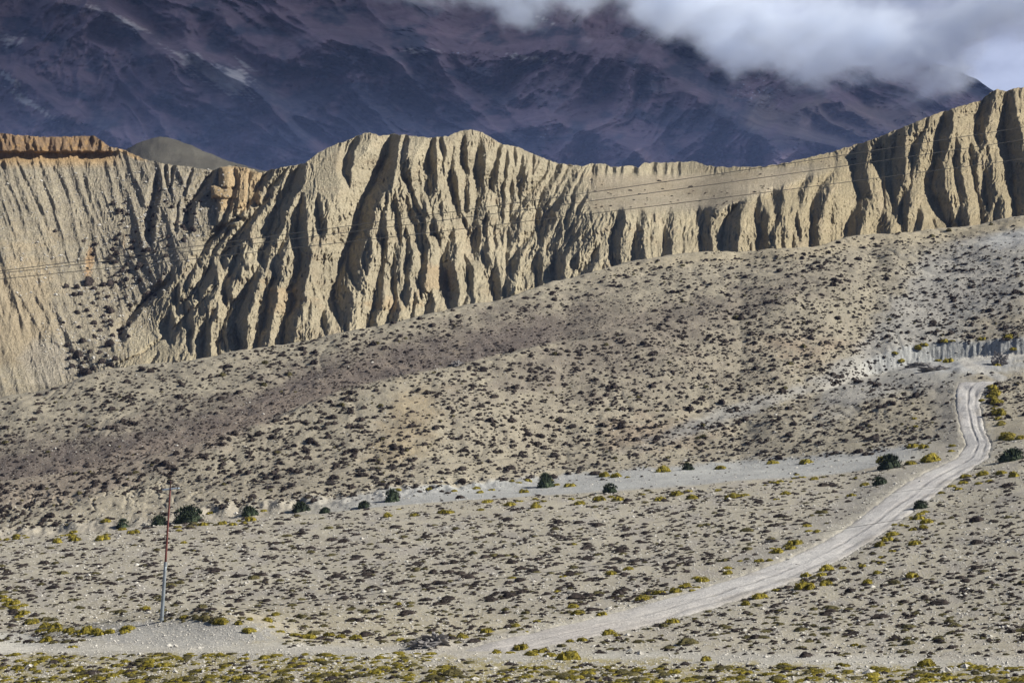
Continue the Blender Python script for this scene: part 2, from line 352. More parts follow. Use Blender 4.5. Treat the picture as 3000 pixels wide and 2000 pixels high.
# near-track strip, mound, pale gravel apron at the left
gcol = blend(gcol, (0.47, 0.46, 0.44), np.clip(sstep(26, 8, np.abs(pyg - (1484 + 0.018 * GPX)) + wob * 8), 0, 1) * (rowi < seg_c[6]) * 0.85)
gcol = blend(gcol, (0.60, 0.59, 0.56), sstep(0.2, 0.5, blob(15, 1476, 85, 24) + wob2 * 0.1))
gcol = blend(gcol, (0.40, 0.395, 0.39), sstep(0.3, 0.6, blob(410, 1455, 250, 34) + wob2 * 0.15))
gcol = blend(gcol, (0.52, 0.49, 0.45), 0.9 * sstep(0.22, 0.6, blob(1180, 1474, 270, 24, -8) + wob2 * 0.15))
emb = np.exp(-((ru + 1.7) / 0.9) ** 2) * (pyg > 880) * (pyg < 1300)
gcol = blend(gcol, (0.33, 0.315, 0.30), 0.75 * emb * (rowi < seg_c[11]))
gcol = blend(gcol, (0.47, 0.45, 0.41), np.clip(rmask + 0.6 * on * sstep(1.5, 0.9, np.abs(ru) + 0.5 * wob2), 0, 1))
def pdist(pts, ky=2.2):
    d = np.full(GPX.shape, 1e9)
    for (x0, y0), (x1, y1) in zip(pts[:-1], pts[1:]):
        dx, dy = x1 - x0, (y1 - y0) * ky; t_ = np.clip(((GPX - x0) * dx + (pyg - y0) * ky * dy) / (dx * dx + dy * dy), 0, 1)
        d = np.minimum(d, np.hypot(GPX - x0 - t_ * dx, (pyg - y0) * ky - t_ * dy))
    return d
upr = pdist([(2460, 808), (2352, 814), (2270, 819), (2215, 828), (2225, 838), (2262, 852), (2300, 868)])
gcol = blend(gcol, (0.56, 0.55, 0.54), sstep(17, 10, upr) * (rowi > seg_c[9]))
gcol = blend(gcol, (0.37, 0.325, 0.165), sstep(1496, 1512, pyg + wob * 8 - np.maximum(0, GPX - 900) * 0.02) * sstep(-0.5, 0.4, wob2 + wob) * 0.85)
ccm = 1
gcol = gcol * np.array((0.925, 0.905, 0.83)); gcol = gcol * (1 - 0.08 * hillm)[..., None]; o = add('ground', grid_mesh('ground', GX, GY, GZ, M_ground, gcol)); tag(o, kind='structure')

# look up the ground under a point of the view: first hit from the near side
def ground_at(px, py):
    px = np.atleast_1d(np.asarray(px, float)); py = np.atleast_1d(np.asarray(py, float))
    ci = np.clip(np.searchsorted(gc, px), 1, len(gc) - 1)
    ci = np.where(px - gc[ci - 1] < gc[ci] - px, ci - 1, ci)
    out = np.zeros((len(px), 4))
    r0 = seg_c[2]
    for s in range(0, len(px), 4000):
        cc = ci[s:s + 4000]; P = pyg[r0:, cc]; hit = P <= py[s:s + 4000][None]
        k = hit.argmax(0) + r0; k = np.maximum(k, r0 + 1); j = np.arange(len(cc))
        a = pyg[k - 1, cc]; b = pyg[k, cc]; t = np.clip((a - py[s:s + 4000]) / np.where(np.abs(a - b) < 1e-6, 1, a - b), 0, 1)
        Yv = GY[k - 1, cc] * (1 - t) + GY[k, cc] * t; Zv = GZ[k - 1, cc] * (1 - t) + GZ[k, cc] * t
        out[s:s + 4000] = np.stack([(px[s:s + 4000] - 1176) / F * Yv, Yv, Zv, k], -1)
    return out

# ------------------------------------------------------------------ the road
prow = np.concatenate([np.arange(872, 1080, 1.0), np.arange(1080, 1503, 1.3)])
uu = np.linspace(-1.0, 1.0, 61)
RPX = np.interp(prow, rd_y, rd_l)[:, None] * (1 - (uu + 1) / 2) + np.interp(prow, rd_y, rd_r)[:, None] * (uu + 1) / 2
RPY = np.repeat(prow[:, None], len(uu), 1)
# sample the road bed where the undug ground lay
_sv = GZ; _pp = pyg; GZ = GZ0; pyg = HOR - GZ0 * F / GY
rp = ground_at(RPX.ravel(), RPY.ravel()).reshape(RPX.shape + (4,)); GZ = _sv; pyg = _pp
for _ in range(6):
    q = rp.copy(); q[1:-1] = (rp[:-2] + rp[1:-1] * 2 + rp[2:]) / 4; rp = q
RX, RY, RZ = rp[..., 0], rp[..., 1], rp[..., 2].copy()
U = uu[None] + 0.05 * fbm(prow / 35, prow * 0, 41, 2)[:, None]
rut = np.exp(-((U + 0.02) / 0.09) ** 2) + np.exp(-((U - 0.48) / 0.10) ** 2) * 0.8
rutn = rut * np.clip(0.6 + 0.9 * fbm(RX / 6, RY / 9, 44, 3), 0, 1.3)
RZ += -0.01 - 0.075 * rutn + 0.02 * np.exp(-((U - 0.1) / 0.08) ** 2) + 0.05 * fbm(RX / 2.2, RY / 2.2, 43, 4)
RZ -= 0.16 * sstep(0.66, 1.0, np.abs(uu))[None] ** 1.5 + 0.12 * sstep(878, 871, prow)[:, None] + 0.25 * sstep(1486, 1502, prow)[:, None]
rc = np.ones(RX.shape + (3,)) * np.array((0.56, 0.54, 0.51))
w = sstep(0.1, 0.8, rutn)
rc = blend(rc, (0.36, 0.345, 0.325), w * 0.8); rc = blend(rc, (0.35, 0.315, 0.26), sstep(0.45, 1.0, np.abs(uu)[None] + 0.35 * fbm(RX / 4, RY / 4, 45, 3)) * 0.55)
rc = blend(rc, (0.50, 0.465, 0.42), (sstep(1340, 1440, prow)[:, None] * np.ones_like(RX)) * 0.7)
tag(add('road', grid_mesh('road', RX, RY, RZ, M_road, rc)), kind='structure')

# ------------------------------------------------------------------ the cliffs
TOP = curve([(-900, 330), (-300, 300), (0, 306), (50, 311), (110, 315), (215, 312), (232, 322), (250, 336), (280, 343), (330, 365), (375, 376), (440, 384), (488, 392),
             (505, 384), (540, 380), (575, 388), (600, 396), (640, 386), (700, 375), (730, 352), (760, 336), (810, 318), (838, 305), (856, 306), (870, 312), (905, 308), (940, 311),
             (985, 317), (1030, 312), (1060, 300), (1085, 298), (1110, 305), (1150, 330), (1190, 338), (1230, 356), (1280, 375), (1340, 382), (1358, 375), (1390, 377), (1404, 384),
             (1430, 382), (1450, 379), (1466, 386), (1480, 374), (1540, 373), (1602, 371), (1618, 380), (1660, 384), (1750, 383), (1800, 375), (1900, 352), (2000, 322), (2100, 282), (2140, 265),
             (2200, 246), (2255, 230), (2275, 212), (2292, 205), (2310, 210), (2330, 203), (2352, 200), (2500, 170), (2800, 120), (3250, 90)])
ctl = [(-900, 330, 560), (-900, 950, 440), (-300, 300, 560), (-300, 600, 510), (-300, 940, 440),
       (0, 306, 545), (0, 380, 538), (0, 600, 502), (0, 900, 445), (120, 700, 490), (250, 340, 552), (250, 600, 514), (200, 870, 456), (420, 386, 540), (420, 560, 508), (330, 760, 480),
       (530, 382, 540), (530, 470, 522), (600, 400, 534), (480, 560, 509), (380, 680, 492), (280, 830, 458),
       (740, 345, 532), (740, 450, 509), (740, 600, 481), (600, 800, 447), (860, 310, 534), (860, 450, 508), (860, 600, 480), (860, 760, 448), (1080, 300, 538), (1080, 450, 510), (1080, 600, 480), (1080, 710, 452),
       (640, 400, 526), (640, 600, 482), (450, 700, 476), (450, 840, 450), (1250, 372, 540), (1250, 500, 508), (1250, 660, 456),
       (1340, 390, 540), (1340, 470, 502), (1480, 375, 550), (1480, 400, 540), (1600, 378, 552), (1600, 470, 500), (1900, 355, 540),
       (1450, 505, 478), (1450, 620, 446), (1700, 462, 484), (1700, 580, 446), (1900, 400, 504), (1900, 570, 446), (2100, 300, 514), (2100, 420, 484), (2100, 540, 448),
       (2300, 210, 530), (2300, 350, 492), (2300, 520, 448), (2700, 150, 530), (2700, 460, 455), (3250, 90, 540), (3250, 430, 460)]
P = np.array(ctl, float); A = P[:, :2] / 300.0
def tphi(r2): return 0.5 * r2 * np.log(r2 + 1e-9)
D2 = ((A[:, None] - A[None]) ** 2).sum(-1); n_ = len(A)
K = tphi(D2) + np.eye(n_) * 0.02; Q = np.hstack([np.ones((n_, 1)), A])
sol = np.linalg.solve(np.block([[K, Q], [Q.T, np.zeros((3, 3))]]), np.concatenate([P[:, 2], np.zeros(3)]))
def tps(px, py):
    a = px / 300.0; b = py / 300.0; v = sol[n_] + sol[n_ + 1] * a + sol[n_ + 2] * b
    for i in range(n_): v = v + sol[i] * tphi((a - A[i, 0]) ** 2 + (b - A[i, 1]) ** 2)
    return v
cc = columns(1.2, 12.0)
nr = 560
tr = np.linspace(0, 1, nr)[:, None]
cpx = np.broadcast_to(cc, (nr, len(cc))).copy()
top = TOP(cc) + fbm(cc / 14, cc * 0, 91, 3) * 2.2
bot = R_(cc) + 70
cpy = bot * (1 - tr) + top * tr
depth = tps(cpx, cpy)

# gullies: (survey tile x, y) then polylines in tile units with width; every one is a real cut with a steep right wall
TILES = {
 (0, 0): [
  ([(1870, 1170), (1820, 1260), (1780, 1350)], 50), ([(2010, 1140), (1950, 1230), (1880, 1300)], 40), ([(2080, 1160), (2050, 1280), (1980, 1380), (1930, 1480), (1900, 1568), (1860, 1700)], 75),
  ([(1740, 1390), (1650, 1500), (1560, 1568), (1440, 1700)], 42), ([(1870, 1350), (1780, 1480), (1700, 1568), (1600, 1700)], 50), ([(2090, 1430), (2080, 1568), (2090, 1680)], 60), ([(2200, 1400), (2230, 1568)], 40),
  ([(1480, 1180), (1420, 1300), (1330, 1400), (1310, 1500)], 50), ([(1100, 1230), (1090, 1350), (1060, 1480), (1050, 1600)], 40), ([(1620, 1150), (1640, 1250), (1600, 1400), (1560, 1500)], 30), ([(1240, 1400), (1220, 1568)], 22),
  ([(30, 950), (20, 1040), (30, 1100)], 36), ([(100, 980), (110, 1060)], 18), ([(165, 960), (160, 1060), (150, 1120)], 26), ([(235, 1000), (230, 1090)], 34), ([(310, 1040), (315, 1100)], 20), ([(350, 1000), (345, 1110)], 34),
  ([(405, 1020), (400, 1090)], 28), ([(490, 1000), (480, 1060)], 22), ([(560, 1010), (560, 1100)], 28), ([(640, 960), (610, 1040), (600, 1110)], 46), ([(745, 1020), (740, 1150)], 34), ([(810, 1030), (790, 1100)], 24),
  ([(120, 1100), (190, 1250), (260, 1400), (330, 1560)], 26), ([(350, 1120), (430, 1250), (500, 1400), (560, 1560)], 24), ([(0, 1180), (90, 1330), (150, 1480), (170, 1600)], 30), ([(560, 1110), (600, 1260), (640, 1500)], 22), ([(240, 1120), (300, 1260), (380, 1450)], 20),
  ([(980, 1200), (960, 1320)], 20), ([(870, 1180), (900, 1400), (950, 1560)], 22), ([(1150, 1140), (1160, 1260)], 22), ([(1200, 1150), (1180, 1300)], 18), ([(1330, 1180), (1280, 1320)], 20), ([(1440, 1180), (1360, 1280)], 24)],
 (784, 0): [
  ([(60, 960), (40, 1050), (20, 1170)], 30), ([(130, 930), (70, 1050), (50, 1180), (80, 1300)], 42), ([(372, 1040), (335, 1150), (300, 1250), (235, 1350), (200, 1450), (170, 1568), (120, 1700)], 135),
  ([(450, 960), (440, 1060), (430, 1150)], 40), ([(455, 1170), (500, 1300), (530, 1400), (590, 1500)], 60), ([(415, 1180), (415, 1330)], 36), ([(640, 1080), (650, 1180), (640, 1250)], 90), ([(720, 1120), (740, 1200), (765, 1260)], 60),
  ([(790, 1150), (810, 1300), (830, 1400), (860, 1500), (920, 1600)], 95), ([(855, 1080), (900, 1200), (900, 1300), (900, 1380)], 90), ([(965, 1130), (990, 1250), (990, 1400), (970, 1500), (955, 1620)], 105), ([(1065, 1230), (1080, 1300), (1110, 1360)], 90),
  ([(1140, 1230), (1140, 1350), (1130, 1450)], 62), ([(1200, 1240), (1200, 1350), (1200, 1450)], 72), ([(1250, 1170), (1250, 1310)], 60), ([(1105, 990), (1080, 1100), (1070, 1200)], 30), ([(690, 960), (715, 1080)], 30), ([(845, 950), (855, 1060)], 30), ([(960, 1050), (970, 1140)], 40),
  ([(1440, 1165), (1400, 1240), (1330, 1320), (1270, 1400), (1200, 1500), (1130, 1600)], 62), ([(1510, 1155), (1470, 1240), (1420, 1320), (1390, 1410), (1380, 1490)], 72), ([(1575, 1180), (1530, 1260), (1480, 1340), (1430, 1420)], 52),
  ([(1605, 1210), (1560, 1310), (1500, 1400), (1440, 1490), (1380, 1600)], 52), ([(1660, 1220), (1600, 1330)], 28), ([(1700, 1330), (1640, 1440)], 30), ([(1610, 1400), (1560, 1500)], 28), ([(1320, 1400), (1250, 1480), (1180, 1568)], 42),
  ([(380, 1370), (400, 1480), (430, 1600)], 62), ([(480, 1390), (520, 1500), (560, 1600)], 80), ([(700, 1290), (700, 1410)], 62), ([(765, 1320), (785, 1460)], 62), ([(650, 1440), (640, 1580)], 50), ([(1090, 1390), (1100, 1500), (1080, 1600)], 62),
  ([(930, 1350), (920, 1460)], 42), ([(1040, 1430), (1010, 1580)], 62), ([(330, 1390), (290, 1580)], 62), ([(560, 1200), (580, 1300)], 70), ([(1330, 1090), (1330, 1180)], 22), ([(1200, 1050), (1210, 1180)], 24), ([(900, 1000), (890, 1070)], 20), ([(1000, 1180), (1010, 1200)], 40),
  ([(1750, 1160), (1740, 1230)], 40), ([(1890, 1150), (1885, 1215)], 36), ([(1935, 1150), (1930, 1220)], 26), ([(2030, 1140), (2030, 1240)], 46), ([(2170, 1130), (2160, 1225)], 46), ([(2230, 1140), (2230, 1235)], 34), ([(2285, 1150), (2280, 1235)], 24), ([(2330, 1130), (2325, 1230)], 26), ([(1830, 1160), (1825, 1200)], 24)],
 (0, 523): [
  ([(1560, -20), (1440, 130), (1400, 200)], 50), ([(1610, 0), (1530, 110), (1450, 220)], 40), ([(1720, 0), (1680, 80), (1560, 190)], 60), ([(1960, -20), (1900, 80), (1850, 160)], 80),
  ([(2000, 60), (1960, 150), (1930, 220), (1930, 330), (1890, 420), (1870, 520), (1860, 640), (1810, 800)], 72), ([(2080, -20), (2090, 100), (2110, 200), (2090, 330), (2050, 430), (2070, 500), (2010, 640), (1990, 740)], 82),
  ([(1660, 160), (1640, 270), (1580, 390), (1580, 490)], 50), ([(1480, 240), (1440, 370), (1400, 420)], 72), ([(1370, 230), (1310, 370), (1300, 460)], 42), ([(1820, 230), (1780, 340), (1700, 450), (1620, 560), (1570, 660), (1560, 740), (1590, 810)], 62),
  ([(1750, 390), (1720, 500), (1660, 640), (1680, 730), (1690, 860)], 85), ([(2000, 200), (1990, 290)], 42), ([(2260, 190), (2260, 340)], 62), ([(2240, 370), (2260, 450)], 60), ([(2330, 370), (2300, 470), (2250, 600)], 62),
  ([(1500, 420), (1400, 530), (1310, 600)], 50), ([(1310, 600), (1150, 750), (1000, 860), (800, 950)], 26), ([(1190, 360), (1080, 460), (950, 580), (850, 700)], 52), ([(1230, 430), (1240, 530)], 42), ([(1330, 480), (1300, 510)], 60), ([(1185, 610), (1180, 690)], 52),
  ([(1440, 670), (1430, 800), (1430, 890)], 62), ([(1530, 740), (1530, 880)], 52), ([(1330, 690), (1320, 810)], 30), ([(240, 760), (240, 880), (290, 1000), (315, 1090)], 105), ([(465, 690), (470, 830), (470, 970)], 42), ([(160, 590), (165, 730)], 52), ([(305, 640), (290, 770)], 52),
  ([(60, 440), (90, 560), (60, 660)], 34), ([(330, 520), (420, 640)], 30), ([(230, 470), (330, 600)], 40), ([(590, 90), (540, 180), (510, 330), (510, 470)], 26), ([(850, 60), (800, 180)], 26), ([(835, 360), (825, 480)], 22), ([(250, 140), (270, 330)], 34), ([(100, 800), (130, 980)], 34),
  ([(1090, 880), (1040, 950)], 26), ([(360, 780), (420, 830)], 40), ([(0, 200), (40, 400), (30, 600)], 26), ([(1560, 420), (1580, 470)], 50)],
 (784, 523): [
  ([(190, -20), (120, 130), (70, 230), (20, 400)], 130), ([(215, 120), (185, 200)], 62), ([(260, 140), (180, 260), (110, 400)], 26), ([(310, 60), (320, 200), (290, 320), (270, 430), (250, 560), (220, 650)], 62),
  ([(390, 80), (400, 200), (370, 300), (390, 420), (400, 490), (360, 610)], 62), ([(470, -10), (480, 100), (480, 230), (460, 430)], 64), ([(580, -10), (600, 130), (590, 230), (560, 330)], 62), ([(655, 20), (700, 80)], 60), ([(790, 50), (770, 150), (740, 220), (760, 330), (780, 410)], 95),
  ([(880, -10), (870, 100), (880, 200), (900, 310)], 62), ([(1000, -10), (1000, 150), (1020, 260)], 60), ([(1110, -10), (1060, 110)], 30), ([(1180, -10), (1180, 100), (1170, 240)], 66), ([(1400, -10), (1330, 50), (1240, 150), (1200, 240)], 62),
  ([(580, 370), (560, 450)], 30), ([(520, 500), (500, 600)], 40), ([(640, 500), (620, 550)], 70), ([(780, 490), (755, 550)], 42), ([(900, 340), (880, 450), (860, 520)], 42), ([(1080, 340), (1100, 410)], 95), ([(1155, 280), (1160, 450)], 60), ([(1330, 250), (1290, 330), (1285, 420)], 50),
  ([(1380, 260), (1390, 380)], 85), ([(1500, 260), (1510, 360)], 95), ([(1630, 260), (1610, 330)], 52), ([(1800, 110), (1760, 230), (1690, 300)], 72), ([(1840, 190), (1820, 260)], 52), ([(1930, -20), (1920, 100), (1930, 240)], 110), ([(2070, 20), (2060, 220)], 112), ([(2150, 10), (2170, 200)], 62), ([(2270, 20), (2260, 190)], 102), ([(1440, 120), (1430, 200)], 30)],
 (1568, 0): [
  ([(140, 1440), (130, 1600)], 90), ([(270, 1480), (270, 1600)], 42), ([(430, 1400), (360, 1490), (330, 1620)], 112), ([(540, 1380), (560, 1600)], 92), ([(680, 1195), (660, 1310)], 90), ([(880, 1225), (830, 1310)], 72), ([(1070, 1190), (990, 1280), (940, 1380), (920, 1600)], 84),
  ([(1235, 1095), (1245, 1250), (1290, 1350), (1230, 1450), (1190, 1600)], 130), ([(1400, 1040), (1400, 1180), (1430, 1340)], 92), ([(1500, 1010), (1490, 1200), (1500, 1360)], 102), ([(1610, 1010), (1600, 1210)], 52), ([(1700, 880), (1620, 1000)], 60), ([(1835, 820), (1810, 960)], 92),
  ([(1790, 1110), (1780, 1300), (1850, 1450), (1920, 1600)], 135), ([(1910, 1040), (1920, 1200), (1960, 1400), (1960, 1620)], 92), ([(2020, 1020), (2040, 1200), (2080, 1350), (2100, 1460)], 92), ([(2130, 1090), (2140, 1290)], 102), ([(2110, 740), (2080, 840)], 112), ([(2260, 800), (2280, 950), (2330, 1170)], 125),
  ([(2180, 980), (2200, 1150), (2280, 1260)], 60), ([(1600, 1280), (1550, 1380)], 82), ([(1700, 1240), (1720, 1360)], 60), ([(1420, 1420), (1400, 1600)], 115), ([(1530, 1440), (1560, 1600)], 92), ([(1660, 1430), (1640, 1600)], 82), ([(1770, 1430), (1780, 1600)], 92), ([(1055, 1480), (1060, 1600)], 82),
  ([(1120, 1470), (1110, 1600)], 60), ([(670, 1500), (640, 1600)], 60), ([(800, 1500), (830, 1600)], 60), ([(2200, 1390), (2180, 1560)], 72), ([(2280, 1290), (2335, 1460)], 62), ([(2050, 720), (2020, 800)], 34), ([(1960, 900), (1990, 1000)], 40), ([(2150, 640), (2120, 700)], 40)],
 (1568, 523): [
  ([(40, -20), (30, 170)], 72), ([(200, -20), (200, 170)], 140), ([(370, -20), (340, 150)], 102), ([(470, 10), (480, 145)], 60), ([(580, -20), (590, 150)], 112), ([(700, 10), (710, 150)], 52), ([(790, 10), (790, 150)], 62), ([(930, -20), (920, 130)], 92), ([(1110, -20), (1110, 80)], 92), ([(1220, -20), (1210, 50)], 92), ([(1310, -20), (1320, 40)], 60)],
}
for k_ in range(10):          # the cliff goes on past the right edge of the view
    x_ = 2400 + 42 * k_; y_ = float(TOP(x_)) + 30 + 40 * (k_ % 3)
    TILES[(1568, 0)].append(([((x_ - 1568) * 3, y_ * 3), ((x_ - 1568) * 3 + 20, y_ * 3 + 250), ((x_ - 1568) * 3 + 60, y_ * 3 + 560)], 90 + 12 * (k_ % 4)))
carve = np.zeros_like(depth); lip = np.zeros_like(depth)
wx = fbm(cpx / 6, cpy / 7, 60, 3) * 1.0 + fbm(cpx / 14, cpy / 16, 61, 3) * 1.6 + fbm(cpx / 40, cpy / 30, 62, 2) * 2.2
def cut(pts, w, deep):
    ys = np.array([p[1] for p in pts]); xs = np.array([p[0] for p in pts])
    y0, y1 = ys[0], ys[-1]
    ca = np.searchsorted(cc, xs.min() - w * 4); cb = np.searchsorted(cc, xs.max() + w * 4)
    if cb <= ca: return
    s = (slice(None), slice(ca, cb))
    X = cpx[s] + wx[s] * min(1, w / 14); Yp = cpy[s] + wx[s] * 0.5
    h = (X - np.interp(Yp, ys, xs)) / w
    y0 -= 1.0 * w; y1 += 1.1 * w
    et = min(0.7 * (y1 - y0), w * 2.8); eb = min(0.5 * (y1 - y0), w * 1.6)
    tp = np.clip((Yp - y0 + et * 0.3) / et, 0, 1) ** 0.8 * sstep(y1 + eb * 1.2, y1 - eb * 0.4, Yp)
    ww = 0.18 + 0.82 * tp
    h = h / ww
    left = np.clip(1 - (-0.5 - h) / 1.5, 0, 1) ** 1.15
    right = 0.75 * np.clip((0.5 - h) / 1.0, 0, 1) + 0.25 * (1 - sstep(-0.5, 0.5, h))
    c = np.where(h < -0.5, left, right) * tp * deep
    l = np.exp(-((h - 0.6) / 0.34) ** 2) * tp * deep * 0.12
    carve[s] = np.maximum(carve[s], c) + 0.18 * np.minimum(carve[s], c); lip[s] = np.maximum(lip[s], l)
for (ox, oy), lst in TILES.items():
    for pts, w in lst:
        if ox == 0 and pts[0][0] < 1000: k = 0.02
        else: k = 0.092
        cut([(ox + x / 3.0, oy + y / 3.0) for x, y in pts], w / 3.0, k * w)
# more, finer flutes of the same kind between the large ones
fl = np.array([(620, 520, 0.4), (700, 480, 0.4), (760, 560, 0.2), (850, 620, 0.1), (930, 560, -0.1), (1000, 620, -0.1), (1100, 640, 0)])
r2 = np.random.default_rng(5)
for i in range(620):
    x = r2.uniform(300, 2640) if i < 460 else r2.uniform(860, 1400); t0 = r2.uniform(0.0, 0.85)
    ya = float(TOP(x)); yb = float(R_(x)) + 20; y = ya + (yb - ya) * t0
    if x < 640 and y < 800 - (x - 300) * 1.2 + 60: continue
    if 1320 < x < 1950 and y < 490 - max(0, (x - 1650)) * 0.3: continue
    if (715 < x < 880 and y < 450) or (870 < x < 1290 and y < 350): continue
    lean = np.interp(x, [300, 700, 900, 1150, 1350, 1500, 2400], [-0.5, -0.32, 0.0, 0.02, -0.7, -0.1, 0.12])
    ln = r2.uniform(30, 105); w = r2.uniform(3, 11)
    cut([(x, y), (x + lean * ln * 0.5 + r2.normal() * 2, y + ln * 0.5), (x + lean * ln, y + ln)], w, w * r2.uniform(0.12, 0.27))
rough = sstep(0, 1, (cpx - 250) / 300)
plat = sstep(1330, 1380, cpx) * sstep(1980, 1800, cpx) * sstep(495, 470, cpy + np.maximum(0, cpx - 1650) * 0.36) * sstep(395, 410, cpy + np.maximum(0, cpx - 1650) * 0.12)
lm = sstep(640, 520, cpx + np.maximum(0, cpy - 400) * 0.75)      # left bowl
smf = np.clip(np.exp(-((cpx - 800) / 85) ** 4 - ((cpy - 400) / 75) ** 4) + np.exp(-((cpx - 960) / 110) ** 4 - ((cpy - 338) / 26) ** 4) + np.exp(-((cpx - 1180) / 120) ** 4 - ((cpy - 372) / 30) ** 4) + 0.8 * np.exp(-((cpx - 400) / 90) ** 4 - ((cpy - 790) / 50) ** 4), 0, 1)
body = (1 - plat) * (1 - 0.75 * lm) * (1 - 0.72 * smf)
rid = ridged(cpx / 26 + fbm(cpx / 60, cpy / 60, 71, 2) * 0.8, cpy / 95, 73, 4)
carve = carve * (1 - 0.85 * plat); lip = lip * (1 - plat)
depth = depth + carve - lip - body * (rid - 1.0) * 0.7 * (0.3 + 0.7 * sstep(350, 520, cpy)) - body * (ridged((cpx + 0.2 * cpy) / 9 + fbm(cpx / 30, cpy / 30, 171, 2), cpy / 45, 173, 4) - 1.0) * 0.75 * (0.45 + 0.8 * sstep(-0.2, 0.5, fbm(cpx / 60, cpy / 50, 174, 2))) - lm * (ridged((cpx - 0.35 * (cpy - 380)) / 34, cpy / 220, 75, 3) - 1.0) * 0.8
depth += body * fbm(cpx / 8, cpy / 60, 78, 3) * 0.34 + fbm(cpx / 3.2, cpy / 8, 79, 3) * 0.2 * (0.5 + body * 0.6)
# horizontal bedding ledges
zz = (HOR - cpy) / F * depth
led = sstep(0.2, 0.6, vnoise(zz / 1.7 + fbm(cpx / 200, cpy / 300, 88, 2), cpx * 0 + 3.3, 87))
depth += body * sstep(560, 700, cpy) * led * 0.5
# capped orange tower (blocks) and capped rim at the far left
towm = sstep(478, 486, cpx) * sstep(584, 576, cpx) * sstep(470, 455, cpy)
def block(x0, x1, y0, y1, d, soft=4.0, tilt=0.0):
    xx = cpx + tilt * (cpy - y0) + fbm(cpx / 9, cpy / 9, 95, 2) * 1.5; yy = cpy + fbm(cpx / 10, cpy / 10, 98, 2) * 1.5
    u_ = np.clip(np.minimum(xx - x0, x1 - xx) / soft, 0, 1); v_ = np.clip(np.minimum(yy - y0, y1 - yy) / soft, 0, 1)
    return d * np.sqrt(np.clip(u_ * (2 - u_), 0, 1)) * np.sqrt(np.clip(v_ * (2 - v_), 0, 1))
tw = np.maximum.reduce([block(502, 552, 382, 436, 5.0, 15), block(484, 514, 426, 456, 4.2, 10), block(500, 550, 430, 458, 4.0, 9), block(548, 574, 380, 500, 3.8, 9, 0.08), block(498, 548, 446, 520, 2.6, 14), block(572, 602, 390, 470, 2.0, 10)])
depth -= tw; towm = np.clip(tw / 2.2, 0, 1) * sstep(500, 470, cpy)
cap = sstep(300, 235, cpx) * sstep(352, 346, cpy + fbm(cpx / 20, cpx * 0, 96, 2) * 5)
depth -= cap * (2.2 + 1.0 * fbm(cpx / 16, cpy / 40, 97, 2))
depth += sstep(300, 235, cpx) * 1.6 * sstep(372, 362, cpy) * sstep(346, 354, cpy)
# back slope behind the rim
CX = (cpx - 1176) / F * depth; CZ = (HOR - cpy) / F * depth
ccol = np.ones(depth.shape + (3,)) * np.array((0.49, 0.44, 0.325))
def cblob(x0, y0, wx_, wy_, ang=0.0):
    a = math.radians(ang); dx = cpx - x0; dy = cpy - y0
    u = dx * math.cos(a) + dy * math.sin(a); v = -dx * math.sin(a) + dy * math.cos(a)
    return np.exp(-(u / wx_) ** 2 - (v / wy_) ** 2)
cw = fbm(cpx / 50, cpy / 30, 101, 4); cw2 = fbm(cpx / 12, cpy / 10, 103, 4)
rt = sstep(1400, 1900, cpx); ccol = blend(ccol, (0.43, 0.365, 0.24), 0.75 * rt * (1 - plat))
ccol = blend(ccol, (0.49, 0.43, 0.33), plat)
ccol = blend(ccol, (0.47, 0.40, 0.29), sstep(0.1, 0.8, cw) * 0.6)
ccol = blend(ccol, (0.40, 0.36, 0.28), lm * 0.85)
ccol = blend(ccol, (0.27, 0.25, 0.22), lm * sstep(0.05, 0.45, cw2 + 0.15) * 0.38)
ccol = blend(ccol, (0.44, 0.375, 0.27), sstep(0.35, 0.8, cblob(40, 700, 110, 200, 8) + cw * 0.25))
ccol = blend(ccol, (0.47, 0.43, 0.36), sstep(0.4, 0.8, cblob(110, 830, 80, 70) + cw * 0.2) * 0.8)
ccol = blend(ccol, (0.55, 0.31, 0.12), sstep(0.35, 0.9, cblob(206, 600, 14, 52, 8) + cblob(285, 560, 8, 45) * 0.6 + cw2 * 0.15) * 0.5)
ccol = blend(ccol, (0.27, 0.185, 0.115), cap * 0.95); ccol = blend(ccol, (0.48, 0.30, 0.12), cap * sstep(0.1, 0.5, cw2 + cw * 0.5) * 0.4)
ccol = blend(ccol, (0.50, 0.34, 0.17), sstep(300, 235, cpx) * sstep(346, 352, cpy) * sstep(392, 366, cpy) * 0.8)
ccol = blend(ccol, (0.56, 0.38, 0.19), sstep(0.5, 0.9, cblob(300, 352, 60, 14, 25)) * 0.7)
ccol = blend(ccol, (0.54, 0.40, 0.23), towm * 0.8)
ccol = blend(ccol, (0.55, 0.41, 0.25), 0.5 * sstep(0.4, 0.9, cblob(1000, 640, 60, 40) + cblob(900, 700, 80, 20) + cblob(640, 690, 90, 60) * 0.8 + cw * 0.3))
ccol = ccol * 1.14
Ye = [depth[-1] + 4, depth[-1] + 25, depth[-1] + 120]; Ze = [CZ[-1] - 0.5, CZ[-1] - 6, CZ[-1] - 45]
Xe = [(cc - 1176) / F * y for y in Ye]
CX = np.vstack([CX] + [x[None] for x in Xe]); CY = np.vstack([depth] + [y[None] for y in Ye]); CZ = np.vstack([CZ] + [z[None] for z in Ze])
ccol = np.concatenate([ccol] + [ccol[-1:]] * 3)
ia = np.searchsorted(cc, 610)
tag(add('badland_cliffs', grid_mesh('cliffs', CX, CY, CZ, M_cliff, ccol)), kind='structure')
